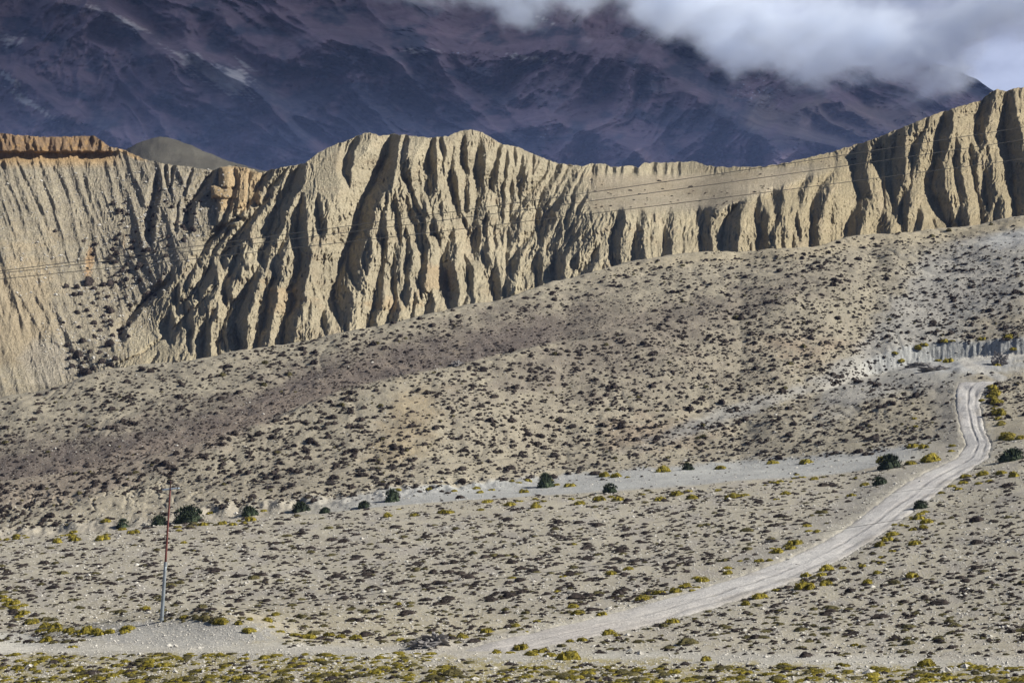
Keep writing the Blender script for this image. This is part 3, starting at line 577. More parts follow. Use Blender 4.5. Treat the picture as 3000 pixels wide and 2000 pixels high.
def cliff_at(px, py):
    px = np.atleast_1d(px); py = np.atleast_1d(py)
    ci = np.clip(np.searchsorted(cc, px), 0, len(cc) - 1)
    t = (py - bot[ci]) / (top[ci] - bot[ci]); k = np.clip((t * (nr - 1)).astype(int), 0, nr - 1)
    return np.stack([CX[k, ci], CY[k, ci], CZ[k, ci]], -1)

# grey hill behind the gap
hc = np.arange(150, 760, 4.0)
ht = curve([(150, 420), (240, 380), (290, 340), (330, 320), (365, 312), (400, 317), (450, 338), (520, 368), (600, 390), (760, 430)], 24)(hc)
tt = np.linspace(0, 1.35, 60)[:, None]
HY = 880 + 120 * np.minimum(tt, 1) + np.maximum(tt - 1, 0) * 300 + 0 * hc
hpy = 470 * (1 - np.minimum(tt, 1)) + ht * np.minimum(tt, 1)
HZ = (HOR - hpy) / F * HY - np.maximum(tt - 1, 0) * 90 + fbm(hc / 30 + 0 * tt, tt * 4 + 0 * hc, 5, 4) * 0.5
HX = (hc - 1176) / F * HY
hcol = np.ones(HX.shape + (3,)) * np.array((0.135, 0.13, 0.11))
tag(add('hill', grid_mesh('hill', HX, HY, HZ, M_cliff, hcol)), kind='structure')

# ------------------------------------------------------------------ the far mountain
mc = np.concatenate([np.arange(-1100, -60, 14.0), np.arange(-60, 2412, 2.6), np.arange(2412, 3500, 14.0)])
MT = curve([(-1100, -420), (760, -300), (900, -150), (1000, -70), (1060, -40), (1180, -22), (1300, -12), (1370, -30), (1420, -34), (1480, 8), (1560, 34), (1640, 78), (1740, 112), (1850, 132), (1950, 150), (2040, 152), (2085, 142), (2118, 138), (2170, 152), (2210, 168), (2250, 186), (2272, 202), (2300, 222), (2352, 245), (2700, 340), (3500, 420)])(mc)
MT = MT + fbm(mc / 30, mc * 0, 131, 3) * 2.0
mt = np.linspace(0, 1, 420)[:, None]
mpy = 440 * (1 - mt) + MT * mt; mpx = np.broadcast_to(mc, mpy.shape)
MY = 5000 + (440 - mpy) * 3.6
cx_ = mpx + 0.55 * mpy
wv = fbm(mpx / 300, mpy / 200, 141, 3)
ua = mpx * 0.56 - mpy * 0.83; va = mpx * 0.83 + mpy * 0.56          # slopes falling to the lower right
ub = mpx * 0.80 + mpy * 0.60; vb = -mpx * 0.60 + mpy * 0.80         # slopes falling to the lower left
fa = ridged(ua / 95 + 0.35 * wv, va / 420, 143, 6, 0.5); fb = ridged(ub / 110 + 0.35 * wv, vb / 420, 144, 6, 0.5)
mk = sstep(-0.25, 0.25, 0.9 * np.sin((mpx - 250) / 260.0) + 0.6 * wv)
rib = fa * mk + fb * (1 - mk)
MY = MY - 150 * (rib - 1.0) - 180 * fbm(mpx / 420, mpy / 260, 145, 3)
MY = MY - 28 * fbm(mpx / 26, mpy / 20, 147, 4)
# traced spurs: each stands forward with a fold behind it
def spur(pts, w, h):
    global MY
    xs = np.array([p[0] for p in pts], float); ys = np.array([p[1] for p in pts], float)
    d = (mpy - np.interp(mpx, xs, ys)) / w
    endt = sstep(xs[0] - 60, xs[0] + 40, mpx) * sstep(xs[-1] + 60, xs[-1] - 40, mpx)
    MY = MY - 1.5 * h * endt * np.where(d > 0, np.exp(-d * 0.55), np.exp(-(d * 2.2) ** 2))
spur([(-60, 130), (60, 190), (140, 260), (300, 330)], 60, 220)
spur([(100, 0), (250, 30), (330, 90), (420, 150)], 50, 160)
spur([(340, 130), (430, 118), (520, 170), (580, 205), (660, 290), (740, 370)], 60, 300)
spur([(500, 20), (560, 90), (640, 140), (760, 90), (900, 110)], 70, 200)
spur([(900, 110), (1100, 130), (1300, 120), (1500, 150), (1640, 260), (1800, 350)], 80, 260)
spur([(1560, 210), (1650, 235), (1760, 300), (1950, 345)], 30, 220)
spur([(1760, 310), (1850, 245), (1930, 235), (2000, 290), (2080, 330)], 50, 160)
spur([(1020, 330), (1180, 300), (1280, 285), (1400, 320), (1500, 370)], 60, 200)
MY = np.maximum(MY, 4550)
MX = (mpx - 1176) / F * MY; MZ = (HOR - mpy) / F * MY
mcol = np.ones(MX.shape + (3,)) * np.array((0.15, 0.105, 0.105))
def mblob(x0, y0, wx_, wy_, ang=0.0):
    a = math.radians(ang); dx = mpx - x0; dy = mpy - y0
    u = dx * math.cos(a) + dy * math.sin(a); v = -dx * math.sin(a) + dy * math.cos(a)
    return np.exp(-(u / wx_) ** 2 - (v / wy_) ** 2)
mw = fbm(mpx / 90, mpy / 50, 151, 5); ms = mk * fbm(ua / 11, va / 70, 153, 4) + (1 - mk) * fbm(ub / 12, vb / 70, 154, 4); mf = fbm(mpx / 22, mpy / 5, 155, 4)
mcol = blend(mcol, (0.055, 0.055, 0.065), sstep(0.0, 0.7, mw + mblob(860, 260, 260, 130) + 0.8 * mblob(1640, 280, 130, 90, 30) + 0.5 * mblob(500, 260, 120, 60)))  # dark rock areas, plus a cloud shadow painted onto the right-hand ridge
mcol = blend(mcol, (0.145, 0.115, 0.098), 0.34 * sstep(0.1, 0.8, ms * 0.8 + mf * 0.5 + mblob(300, 60, 300, 70, 30) * 0.4 + mblob(1300, 190, 300, 60) * 0.4))
pale = (mblob(480, 165, 90, 20, 28) + mblob(545, 175, 28, 40, 40) * 0.8 + mblob(60, 232, 60, 9, 32) + mblob(20, 92, 34, 14) * 0.7 + mblob(270, 45, 80, 8, 26) * 0.8 + mblob(20, 180, 60, 8, 38) * 0.7
        + mblob(1215, 135, 60, 8, 8) * 0.8 + mblob(970, 118, 40, 8) * 0.6 + mblob(1240, 42, 40, 6, 25) * 0.5)
mcol = blend(mcol, (0.42, 0.36, 0.29), sstep(0.22, 0.85, pale + (ms * 0.45 + mf * 0.25) * (pale > 0.1)) * 0.95)  # sunlit patches painted into the rock colour as paler tan
och = mblob(1745, 270, 46, 40, 60) + mblob(1760, 225, 30, 40) * 0.6 + mblob(1860, 238, 70, 8, -10) * 0.7 + mblob(1830, 325, 90, 5) * 0.7 + mblob(1420, 345, 120, 14, 22) * 0.6
mcol = blend(mcol, (0.19, 0.155, 0.12), sstep(0.3, 1.0, och + ms * 0.2 * (och > 0.08)) * 0.5)
mcol = blend(mcol, (0.18, 0.13, 0.095), 0.75 * sstep(0.3, 0.8, mblob(1950, 280, 260, 60) + mw * 0.3))
mcol = blend(mcol, (0.05, 0.065, 0.075), 0.8 * sstep(0.3, 0.7, mblob(2240, 185, 110, 38, 30)))
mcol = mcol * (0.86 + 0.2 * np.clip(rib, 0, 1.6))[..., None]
spots = sstep(0.55, 0.8, fbm(mpx / 6, mpy / 6, 159, 2)) * (mblob(800, 470, 40, 20) + mblob(1235, 305, 40, 14) + mblob(1740, 200, 50, 40) + mblob(330, 360, 20, 30) + mblob(1045, 122, 30, 8))
mcol = blend(mcol, (0.36, 0.36, 0.37), np.clip(spots, 0, 1) * 0.8)
Ye = [MY[-1] + 300]; Ze = [MZ[-1] - 500]
MX = np.vstack([MX, ((mc - 1176) / F * Ye[0])[None]]); MY_ = np.vstack([MY, Ye[0][None]]); MZ = np.vstack([MZ, Ze[0][None]]); mcol = np.concatenate([mcol, mcol[-1:]])
# foot of the mountain runs down below the plateau
MX = np.vstack([((mc - 1176) / F * 4110)[None], MX]); MY_ = np.vstack([np.full((1, len(mc)), 4110.0), MY_]); MZ = np.vstack([np.full((1, len(mc)), -125.0), MZ]); mcol = np.concatenate([mcol[:1], mcol])
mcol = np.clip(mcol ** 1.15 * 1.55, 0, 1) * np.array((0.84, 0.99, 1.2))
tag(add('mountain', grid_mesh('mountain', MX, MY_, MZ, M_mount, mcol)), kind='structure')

# ------------------------------------------------------------------ clouds
def box_mesh(name, x0, x1, y0, y1, z0, z1, mat):
    co = [(x, y, z) for z in (z0, z1) for y in (y0, y1) for x in (x0, x1)]
    f = [(0, 2, 3, 1), (4, 5, 7, 6), (0, 1, 5, 4), (1, 3, 7, 5), (3, 2, 6, 7), (2, 0, 4, 6)]
    return mesh_from(name, co, f, 4, mat, smooth=False)
mcl = bpy.data.materials.new('cloud_vapour'); mcl.use_nodes = True; t = mcl.node_tree; t.nodes.clear()
oo = N(t, 'ShaderNodeOutputMaterial'); pv = N(t, 'ShaderNodeVolumePrincipled'); t.links.new(pv.outputs[0], oo.inputs['Volume'])
pv.inputs['Color'].default_value = (0.875, 0.925, 1.0, 1); pv.inputs['Anisotropy'].default_value = 0.0
CY0, CY1 = 4130.0, 4450.0
ks = 4350.0 / F
g = N(t, 'ShaderNodeNewGeometry'); sx = N(t, 'ShaderNodeSeparateXYZ'); t.links.new(g.outputs['Position'], sx.inputs[0])
mrx = N(t, 'ShaderNodeMapRange'); mrx.inputs['From Min'].default_value = (800 - 1176) * ks; mrx.inputs['From Max'].default_value = (2500 - 1176) * ks
t.links.new(sx.outputs['X'], mrx.inputs['Value'])
fc = N(t, 'ShaderNodeFloatCurve'); cv = fc.mapping.curves[0]
base = [(800, -40), (950, 0), (1060, 22), (1180, 42), (1300, 50), (1400, 30), (1480, 68), (1560, 88), (1640, 135), (1740, 168), (1850, 182), (2000, 204), (2110, 214), (2170, 202), (2205, 178), (2235, 110), (2500, 60)]
cv.points[0].location = ((base[0][0] - 800) / 1700, (base[0][1] + 60) / 400); cv.points[1].location = ((base[-1][0] - 800) / 1700, (base[-1][1] + 60) / 400)
for b_ in base[1:-1]: cv.points.new((b_[0] - 800) / 1700, (b_[1] + 60) / 400)
fc.mapping.update()
t.links.new(mrx.outputs[0], fc.inputs['Value'])
def M2(op, a, b=None, clamp=False):
    n = N(t, 'ShaderNodeMath', operation=op); n.use_clamp = clamp
    for i, v in enumerate((a, b)):
        if v is None: continue
        if isinstance(v, (int, float)): n.inputs[i].default_value = v
        else: t.links.new(v, n.inputs[i])
    return n.outputs[0]
zb = M2('MULTIPLY', M2('SUBTRACT', (HOR + 60) / 400.0, fc.outputs[0]), 400 * ks)      # lower edge of the bank, metres
hgt = M2('SUBTRACT', sx.outputs['Z'], zb)
mpn = N(t, 'ShaderNodeMapping'); mpn.inputs['Scale'].default_value = (1, 0.3, 1.3); mpn.inputs['Rotation'].default_value = (0, 0.5, 0); t.links.new(g.outputs['Position'], mpn.inputs['Vector'])
nz = N(t, 'ShaderNodeTexNoise'); nz.inputs['Scale'].default_value = 0.0085; nz.inputs['Detail'].default_value = 9; nz.inputs['Roughness'].default_value = 0.62
t.links.new(mpn.outputs[0], nz.inputs['Vector'])
nn = M2('MULTIPLY', M2('SUBTRACT', nz.outputs['Fac'], 0.5), 230.0)
q = M2('DIVIDE', M2('ADD', M2('ADD', hgt, nn), 22.0), 75.0, True)
fall = M2('SUBTRACT', 1.0, M2('MULTIPLY', M2('DIVIDE', M2('SUBTRACT', hgt, 60.0), 90.0, True), 0.93))
q2 = M2('MULTIPLY', M2('MULTIPLY', q, q), fall)
nz2 = N(t, 'ShaderNodeTexNoise'); nz2.inputs['Scale'].default_value = 0.014; nz2.inputs['Detail'].default_value = 8; nz2.inputs['Roughness'].default_value = 0.62; t.links.new(mpn.outputs[0], nz2.inputs['Vector'])
var = M2('MULTIPLY', M2('POWER', nz2.outputs['Fac'], 4.0), 0.26)
t.links.new(M2('MULTIPLY', q2, var), pv.inputs['Density'])
cb = add('cloud', box_mesh('cloud', (760 - 1176) * ks, (2560 - 1176) * ks, CY0, CY1, 205, 500, mcl)); tag(cb, kind='stuff')

# overcast above the mountain, out of frame, which keeps the sun off its face
mdk = bpy.data.materials.new('overcast_vapour'); mdk.use_nodes = True; t = mdk.node_tree; t.nodes.clear()
oo = N(t, 'ShaderNodeOutputMaterial'); pv = N(t, 'ShaderNodeVolumePrincipled'); t.links.new(pv.outputs[0], oo.inputs['Volume'])
pv.inputs['Color'].default_value = (0.95, 0.96, 1, 1); pv.inputs['Density'].default_value = 0.0065
gx, gy = np.meshgrid(np.linspace(-1400, 4200, 40), np.linspace(4480, 9900, 40))
edge = np.minimum(1, np.minimum(np.minimum(gx + 1400, 4200 - gx), np.minimum(gy - 4480, 9900 - gy)) / 260)
lift = np.interp(gy, [4480, 7000, 9900], [800, 1350, 1950])
up = lift + 120 + 200 * edge + 90 * fbm(gx / 600, gy / 600, 171, 3) * edge; dn = lift + 60 - 50 * edge + 60 * fbm(gx / 500, gy / 500, 173, 3) * edge
dn = np.minimum(dn, up - 2)
idx = np.arange(1600).reshape(40, 40)
fu = np.stack([idx[:-1, :-1], idx[:-1, 1:], idx[1:, 1:], idx[1:, :-1]], -1).reshape(-1, 4)
ring = np.concatenate([idx[0, :-1], idx[:-1, -1], idx[-1, :0:-1], idx[:0:-1, 0]]); r2_ = np.roll(ring, -1)
fs = np.stack([ring, ring + 1600, r2_ + 1600, r2_], -1)
co = np.concatenate([np.stack([gx, gy, up], -1).reshape(-1, 3), np.stack([gx, gy, dn], -1).reshape(-1, 3)])
tag(add('overcast', mesh_from('overcast', co, np.concatenate([fu, fu[:, ::-1] + 1600, fs]), 4, mdk, smooth=True)), kind='stuff')

# ------------------------------------------------------------------ plants
def tri_clump(n, rad, h, leaf, seed, flat=0.9, core=True, low=0.0):
    r = np.random.default_rng(seed)
    az = r.uniform(0, 2 * np.pi, n); el = np.arcsin(np.clip(r.uniform(low, 1, n), 0, 1)); rr = r.uniform(0.72, 1.06, n)
    lump = 1 + 0.22 * np.sin(az * 3 + seed) + 0.13 * np.sin(az * 5 + seed * 2.3 + el * 3)
    c = np.stack([np.cos(az) * np.cos(el) * rad * rr * lump, np.sin(az) * np.cos(el) * rad * rr * lump * flat, np.sin(el) * h * rr * (0.85 + 0.3 * r.random(n)) - 0.03 * h], -1)
    d = r.normal(size=(n, 3, 3)) * leaf
    V = (c[:, None] + d).reshape(-1, 3); Fc = np.arange(3 * n).reshape(-1, 3)
    if core:
        m = 10; a = np.linspace(0, 2 * np.pi, m, endpoint=False); rows = []
        for e, s in ((-0.2, 0.92), (0.35, 0.86), (0.85, 0.5)):
            lu = 1 + 0.2 * np.sin(a * 3 + seed) + r.normal(size=m) * 0.06
            rows.append(np.stack([np.cos(a) * rad * s * lu, np.sin(a) * rad * s * flat * lu, np.full(m, h * e * 0.9) + r.normal(size=m) * 0.05 * h], -1))
        cv_ = np.concatenate(rows + [np.array([[0, 0, h * 0.92]])]); b0 = len(V); ff = []
        for k in range(2):
            for i in range(m):
                j = (i + 1) % m; p = b0 + k * m
                ff += [(p + i, p + j, p + m + j), (p + i, p + m + j, p + m + i)]
        for i in range(m): ff.append((b0 + 2 * m + i, b0 + 2 * m + (i + 1) % m, b0 + 3 * m))
        V = np.concatenate([V, cv_]); Fc = np.concatenate([Fc, np.array(ff)])
    return V, Fc
cush = [tri_clump(70, 0.5, 0.30, 0.055, s) for s in range(5)]          # far cushions
cush_n = [tri_clump(230, 0.5, 0.32, 0.032, s + 20) for s in range(6)]  # nearer, finer cushions
def lobed(seed, n=520):
    rr_ = np.random.default_rng(seed); V = np.zeros((0, 3)); Fc = np.zeros((0, 3), int); k0 = rr_.integers(3, 6)
    for k in range(k0 + 1):
        a_ = 2 * math.pi * k / k0 + rr_.uniform(-0.6, 0.6); d_ = rr_.uniform(0.14, 0.30) if k else 0.0; sc_ = rr_.uniform(0.36, 0.62) if k else 0.7
        v, f = tri_clump(int(n * sc_ * 0.5), 0.5 * sc_, 0.48 * (sc_ + 0.1) * rr_.uniform(0.8, 1.15), 0.03, seed * 9 + k)
        v = v + np.array([math.cos(a_) * d_, math.sin(a_) * d_, 0]); Fc = np.concatenate([Fc, f + len(V)]); V = np.concatenate([V, v])
    return V, Fc
yel_n = [lobed(s + 40) for s in range(7)]

def merged(name, pos, size, hs, protos, mat):
    V = []; Fs = []; off = 0; r = np.random.default_rng(len(pos))
    k = r.integers(0, len(protos), len(pos)); ang = r.uniform(0, 2 * np.pi, len(pos))
    for p in range(len(protos)):
        I = np.where(k == p)[0]
        if not len(I): continue
        v, f = protos[p]; ca, sa = np.cos(ang[I])[:, None], np.sin(ang[I])[:, None]
        s = size[I][:, None]
        x = (v[:, 0] * ca - v[:, 1] * sa) * s * 1.0; y = (v[:, 0] * sa + v[:, 1] * ca) * s; z = v[:, 2] * s * hs[I][:, None]
        vv = np.stack([x + pos[I, 0:1], y + pos[I, 1:2], z + pos[I, 2:3]], -1)
        V.append(vv.reshape(-1, 3)); Fs.append((f[None] + (np.arange(len(I)) * len(v))[:, None, None] + off).reshape(-1, 3)); off += len(I) * len(v)
    return add(name, mesh_from(name, np.concatenate(V), np.concatenate(Fs), 3, mat, smooth=False))

def density(px, py):
    """how thick the dark scrub stands, per unit of view area, 0..1"""
    d = np.full(px.shape, 0.55); rim = RIM(px); rr = R_(px)
    dC = CR(px) - py
    hill_ = py < rim - 12
    d = np.where(hill_, 0.62, 0.42)
    d = np.where(hill_ & (dC > 0) & (dC < 90) & (px < 1500), 0.95, d)
    d = np.where(hill_ & (px > 1350) & (py < 900), 0.9, d)
    d = np.where(hill_ & (py < rr + 16) & (px > 1100), 0.25, d)
    d *= np.where((px > 1500) & (py > SP(px) - 2) & (py < FOOT(px)), 1.25, 1)
    d *= 1 - 0.85 * np.exp(-((px - 40) / 170) ** 2 - ((py - 925) / 40) ** 2) * (px > 0) * 0.6
    d *= 1 - 1.0 * np.exp(-((px - 2215) / 220) ** 6 - ((py - 826 - (2215 - px) * 0.04) / 46) ** 6)
    d *= 1 - 0.9 * np.exp(-((px - 2340) / 120) ** 4 - ((py - 545) / 26) ** 4)
    d *= 1 - 0.6 * np.exp(-((px - 930) / 120) ** 2 - ((py - 930) / 60) ** 2)
    d *= 1 - 0.95 * np.exp(-((px - 330) / 150) ** 4 - ((py - 1160) / 34) ** 4)
    gb = (py < rim + 2) & (py > FOOT(px) - 4); d = np.where(gb, 0.04, d)
    d = np.where((px > 1450) & (py > RIM(px)) & (road_u(px, py) > 0), 0.30, d); d = np.where((py > 1380) & (py < 1470), 0.24, d); d = np.where(py > 1476, 0.09, d)
    d = np.where((np.abs(py - (1486 + 0.018 * px)) < 11), 0.0, d)
    d = np.where((px > 200) & (px < 650) & (py > 1428) & (py < 1492), 0.0, d)
    u = road_u(px, py); d = np.where((np.abs(u) < 1.06) & (py > 870) & (py < 1512), 0.0, d)
    d = np.where((u < -1) & (u > -2.4) & (py > 880) & (py < 1340), d * 0.15, d)
    cl = fbm(px / 45, py / 22, 201, 3); d = d * np.clip(1 + 1.25 * cl, 0.12, 1.9)
    return d
def scatter(n, seed, fn, y0=490, y1=1590):
    r = np.random.default_rng(seed); n = int(n * 1.2); px = r.uniform(-400, 2710, n); py = r.uniform(y0, y1, n)
    ok = (py > R_(px) + 3) & (r.random(n) < fn(px, py)); px, py = px[ok], py[ok]
    g = ground_at(px, py); return px, py, g
# dark scrub
px, py, g = scatter(60000, 11, density)
r = np.random.default_rng(12)
ppm = F / g[:, 1]
base_w = np.where(py < RIM(px), np.interp(px, [0, 900, 1600, 2352], [0.36, 0.41, 0.345, 0.345]), 0.37 * np.where(road_u(px, py) > 1, 0.8, 1.0))
sz = base_w * np.exp(r.normal(0, 0.44, len(px)))
dC = CR(px) - py; sz = np.where((dC > -5) & (dC < 80) & (px < 1500), sz * 0.62, sz)
sz = np.where((px > 900) & (px < 1800) & (py > SP(px)) & (py < FOOT(px)), sz * 0.9, sz)
big = r.random(len(px)) < 0.05; sz = np.where(big, sz * 1.8, sz); sz = np.clip(sz, 0.14, 1.3)
hsc = np.where(py < RIM(px), 1.2, 0.78) * r.uniform(0.75, 1.25, len(px))
olive_p = np.where(py > 1390, 0.55, np.where(py > RIM(px), 0.16, 0.05)); isol = r.random(len(px)) < olive_p
pos = g[:, :3].copy(); pos[:, 2] -= 0.02 * sz
shown = (px > -10) & (px < 2362) & (py < 1575)

def proto_meshes(nm, protos, mat):
    return [mesh_from(nm, v, f, 3, mat, smooth=False) for v, f in protos]
PB = proto_meshes('brown_cushion', cush_n, M_brown); PO = proto_meshes('olive_cushion', cush_n, M_olive); PY = proto_meshes('yellow_cushion', yel_n, M_yellow)
def zone(px, py):
    side = 'far left' if px < 470 else 'left of centre' if px < 940 else 'in the middle' if px < 1410 else 'right of centre' if px < 1880 else 'far right'
    rim = float(RIM(px)); u = float(road_u(px, py)); f = (py - rim) / (1480 - rim)
    if py < rim - 10: return ('low on the hillside' if py > float(CR(px)) else 'high on the hillside'), side
    if py > 1500: return 'on the near bank', side
    if u > 1: return ('on the slope right of the road, ' + ('upper' if py < 1250 else 'middle' if py < 1390 else 'lower') + ' part'), side
    return ('on the upper terrace below the gully' if f < 0.33 else 'on the middle of the terrace' if f < 0.66 else 'on the lower terrace above the near track'), side
apparent = sz * ppm * shown
def individuals(mask, n, protos, name, look, cat):
    I = np.where(mask)[0]; I = I[np.argsort(-apparent[I])][:n]
    for q_ in I:
        o = bpy.data.objects.new(name, random.choice(protos)); C.objects.link(o)
        s = float(sz[q_]); o.location = tuple(float(v) for v in pos[q_]); o.rotation_euler = (0, 0, random.uniform(0, 6.28)); o.scale = (s, s, s * float(hsc[q_]))
        zn, sd_ = zone(px[q_], py[q_])
        tag(o, '%s %s, %s' % (look, zn, sd_), cat, '%s %s, %s' % (cat + 's', zn, sd_))
    return I
Ib = individuals(~isol & shown, 300, PB, 'brown_shrub', 'dark brown cushion', 'brown shrub')
Io = individuals(isol & shown, 200, PO, 'olive_shrub', 'olive green cushion', 'olive shrub')
rest = np.ones(len(px), bool); rest[Ib] = False; rest[Io] = False
nearm = g[:, 1] < 205
for nm, m_, mat in (('brown_scrub', ~isol, M_brown), ('olive_scrub', isol, M_olive)):
    for far in (0, 1):
        pass
mb = rest & ~isol
tag(merged('brown_scrub', pos[mb], sz[mb], hsc[mb], cush, M_brown), 'smaller dark brown cushion scrub dotted over the hillside and terrace', 'scrub', None, 'stuff')
mo = rest & isol
tag(merged('olive_scrub', pos[mo], sz[mo], hsc[mo], cush, M_olive), 'smaller olive cushion scrub dotted among the brown scrub', 'scrub', None, 'stuff')
# the finest dots: tufts
def dens2(px, py):
    d = density(px, py); return np.clip(d, 0, 1) ** 0.7
px2, py2, g2 = scatter(30000, 31, dens2)
r = np.random.default_rng(32); s2 = r.uniform(0.14, 0.32, len(px2)) * np.where(py2 > RIM(px2), 1.2, 1.0); p2 = g2[:, :3].copy(); p2[:, 2] -= 0.01
tuft = [tri_clump(16, 0.5, 0.38, 0.12, s + 60) for s in range(4)]
tag(merged('dry_tufts', p2, s2, np.full(len(px2), 0.9), tuft, M_brown), 'tiny dry brown tufts scattered between the shrubs', 'tufts', None, 'stuff')

# loose pale stones
def dstone(px, py):
    d = np.where(py > RIM(px), 0.75, 0.07); u = road_u(px, py)
    d = np.where((np.abs(u) < 0.9) & (py > 872) & (py < 1500), 0.12, d)
    d = np.where((np.abs(u) > 0.9) & (np.abs(u) < 1.3), 1.0, d)
    d = np.where((py > FOOT(px) - 30) & (py < RIM(px)), 0.35, d); return d
px3, py3, g3 = scatter(150000, 41, dstone, 800)
r = np.random.default_rng(42); s3 = 0.072 * np.exp(r.normal(0, 0.5, len(px3))); s3 = np.clip(s3 * np.interp(g3[:, 1], [120, 260], [1, 1.5]), 0.05, 0.6)
def stone_proto(seed):
    r = np.random.default_rng(seed)
    v = np.array([(1, 0, 0), (-1, 0, 0), (0, 1, 0), (0, -1, 0), (0, 0, 1), (0, 0, -1), (.6, .6, .5), (-.6, .6, .4), (.6, -.6, .5), (-.6, -.6, .45)], float) * 0.5
    v *= r.uniform(0.75, 1.2, (10, 1))
    f = np.array([(0, 2, 6), (2, 4, 6), (4, 0, 6), (2, 1, 7), (1, 4, 7), (4, 2, 7), (0, 4, 8), (4, 3, 8), (3, 0, 8), (1, 3, 9), (3, 4, 9), (4, 1, 9), (0, 5, 2), (2, 5, 1), (1, 5, 3), (3, 5, 0)])
    return v, f
stones = [stone_proto(s) for s in range(5)]
tag(merged('loose_stones', g3[:, :3], s3, np.full(len(px3), 0.75), stones, M_stone), 'pale loose stones littering the gravel terrace and road edges', 'stones', None, 'stuff')

# bushes and stones on the scree bowl below the far left cliffs
r = np.random.default_rng(51); n = 900
bx = r.uniform(110, 520, n); by = r.uniform(390, 880, n)
inside = (bx < 520 - np.maximum(0, by - 420) * 0.62) & (by < R_(bx) - 4) & (bx > 110 + np.maximum(0, by - 600) * 0.22) & (r.random(n) < np.interp(by, [390, 560, 880], [0.15, 0.7, 0.8]) )
cen = np.exp(-((bx - (190 + (880 - by) * 0.42)) / 95) ** 2); inside &= r.random(n) < cen
bx, by = bx[inside], by[inside]; bp_ = cliff_at(bx, by); bs = np.clip(1.1 * np.exp(r.normal(0, 0.4, len(bx))), 0.5, 2.4) * np.interp(by, [390, 700], [0.6, 1.0])
lab = 'dark bush on the grey scree gully below the far left cliffs'
for k_ in range(len(bx)):
    o = bpy.data.objects.new('dark_bush', PB[k_ % len(PB)]); C.objects.link(o); o.location = tuple(map(float, bp_[k_])); s = float(bs[k_]); o.scale = (s, s, s * 1.8)
    hh = 'near the top' if by[k_] < 520 else 'halfway down' if by[k_] < 680 else 'at the foot'; vv_ = 'left' if bx[k_] < 190 + (880 - by[k_]) * 0.42 else 'right'
    tag(o, 'dark bush on the grey scree gully, %s, %s side' % (hh, vv_), 'bush', 'dark bushes on the scree gully, %s, %s side' % (hh, vv_))
n = 5200; sx_ = r.uniform(-20, 560, n); sy_ = r.uniform(385, 880, n)
ins = (sx_ < 545 - np.maximum(0, sy_ - 420) * 0.62) & (sy_ < R_(sx_) - 2) & (r.random(n) < 0.25 + 0.75 * np.exp(-((sx_ - (190 + (880 - sy_) * 0.42)) / 110) ** 2)) & (sx_ > -20 + np.maximum(0, sy_ - 560) * 0.5)
sp_ = cliff_at(sx_[ins], sy_[ins])
tag(merged('scree_stones', sp_, np.clip(0.30 * np.exp(r.normal(0, 0.5, ins.sum())), 0.15, 1.0), np.full(ins.sum(), 0.9), stones, M_stone), 'pale rubble strewn on the scree gully below the cliffs', 'rubble', None, 'stuff')
# small scrub dots on the upper plateau
n = 420; qx = r.uniform(1340, 2250, n); qy = r.uniform(225, 490, n)
ins = (qy > TOP(qx) + 8) & (qy < 488 - np.maximum(0, qx - 1640) * 0.34 - np.maximum(0, qx - 2000) * 0.1) & ~((qy < 412) & (qx < 1650))
qp = cliff_at(qx[ins], qy[ins])
tag(merged('plateau_scrub', qp, np.clip(0.6 * np.exp(r.normal(0, 0.4, ins.sum())), 0.3, 1.5), np.full(ins.sum(), 0.8), cush, M_brown), 'sparse dark scrub on the sloping top between the cliffs', 'scrub', None, 'stuff')

# named yellow shrubs: (tile x, y, width, height factor) in tile units
def place_bush(px, py, wpx, protos, name, label, cat, group=None, hf=1.0, sink=0.04, yshift=0.35):
    g = ground_at([px], [py + wpx * yshift * 0.5])[0]
    s = wpx / (F / g[1]); me = random.choice(protos)
    o = bpy.data.objects.new(name, me); C.objects.link(o); o.location = (float(g[0]), float(g[1]), float(g[2] - sink * s)); o.scale = (s, s, s * hf); o.rotation_euler = (0, 0, random.uniform(0, 6.28))
    tag(o, label, cat, group); return o
YB = []
def T(ox, oy, lst):
    for a in lst: YB.append((ox + a[0] / 3, oy + a[1] / 3, a[2] / 3))
T(1568, 1046, [(995, 765, 120), (840, 885, 165), (850, 815, 95), (522, 958, 112), (435, 1008, 90), (645, 918, 66), (1410, 570, 90), (1365, 605, 85), (1455, 530, 100), (1690, 440, 110), (1620, 415, 120), (1660, 480, 90), (1590, 500, 70),
  (1960, 130, 92), (2065, 118, 90), (1930, 180, 76), (1855, 200, 66), (1910, 218, 72), (1790, 245, 70), (775, 582, 135), (755, 622, 100), (855, 475, 66), (870, 510, 60), (660, 650, 95), (530, 714, 85), (595, 712, 60), (310, 765, 72), (310, 800, 84),
  (150, 845, 95), (30, 890, 100), (100, 830, 70), (850, 32, 110), (620, 37, 90), (260, 75, 80), (1385, 18, 120), (1580, 45, 75), (1720, 10, 150), (2200, 110, 80), (2280, 128, 90), (2040, 185, 60), (2120, 165, 70), (820, 140, 60), (785, 125, 50), (1250, 190, 80), (1165, 262, 80), (350, 268, 120), (430, 262, 70),
  (710, 250, 80), (60, 280, 90), (650, 290, 60), (1100, 765, 60), (960, 810, 80), (1245, 750, 70), (1280, 865, 90), (1340, 800, 80), (1365, 690, 60), (1370, 725, 70), (1445, 650, 60), (1605, 592, 100), (1580, 815, 110), (990, 870, 110), (700, 1430, 100), (1690, 1420, 150), (1110, 1430, 100), (155, 1395, 95), (1180, 1295, 70), (1330, 1450, 90)])
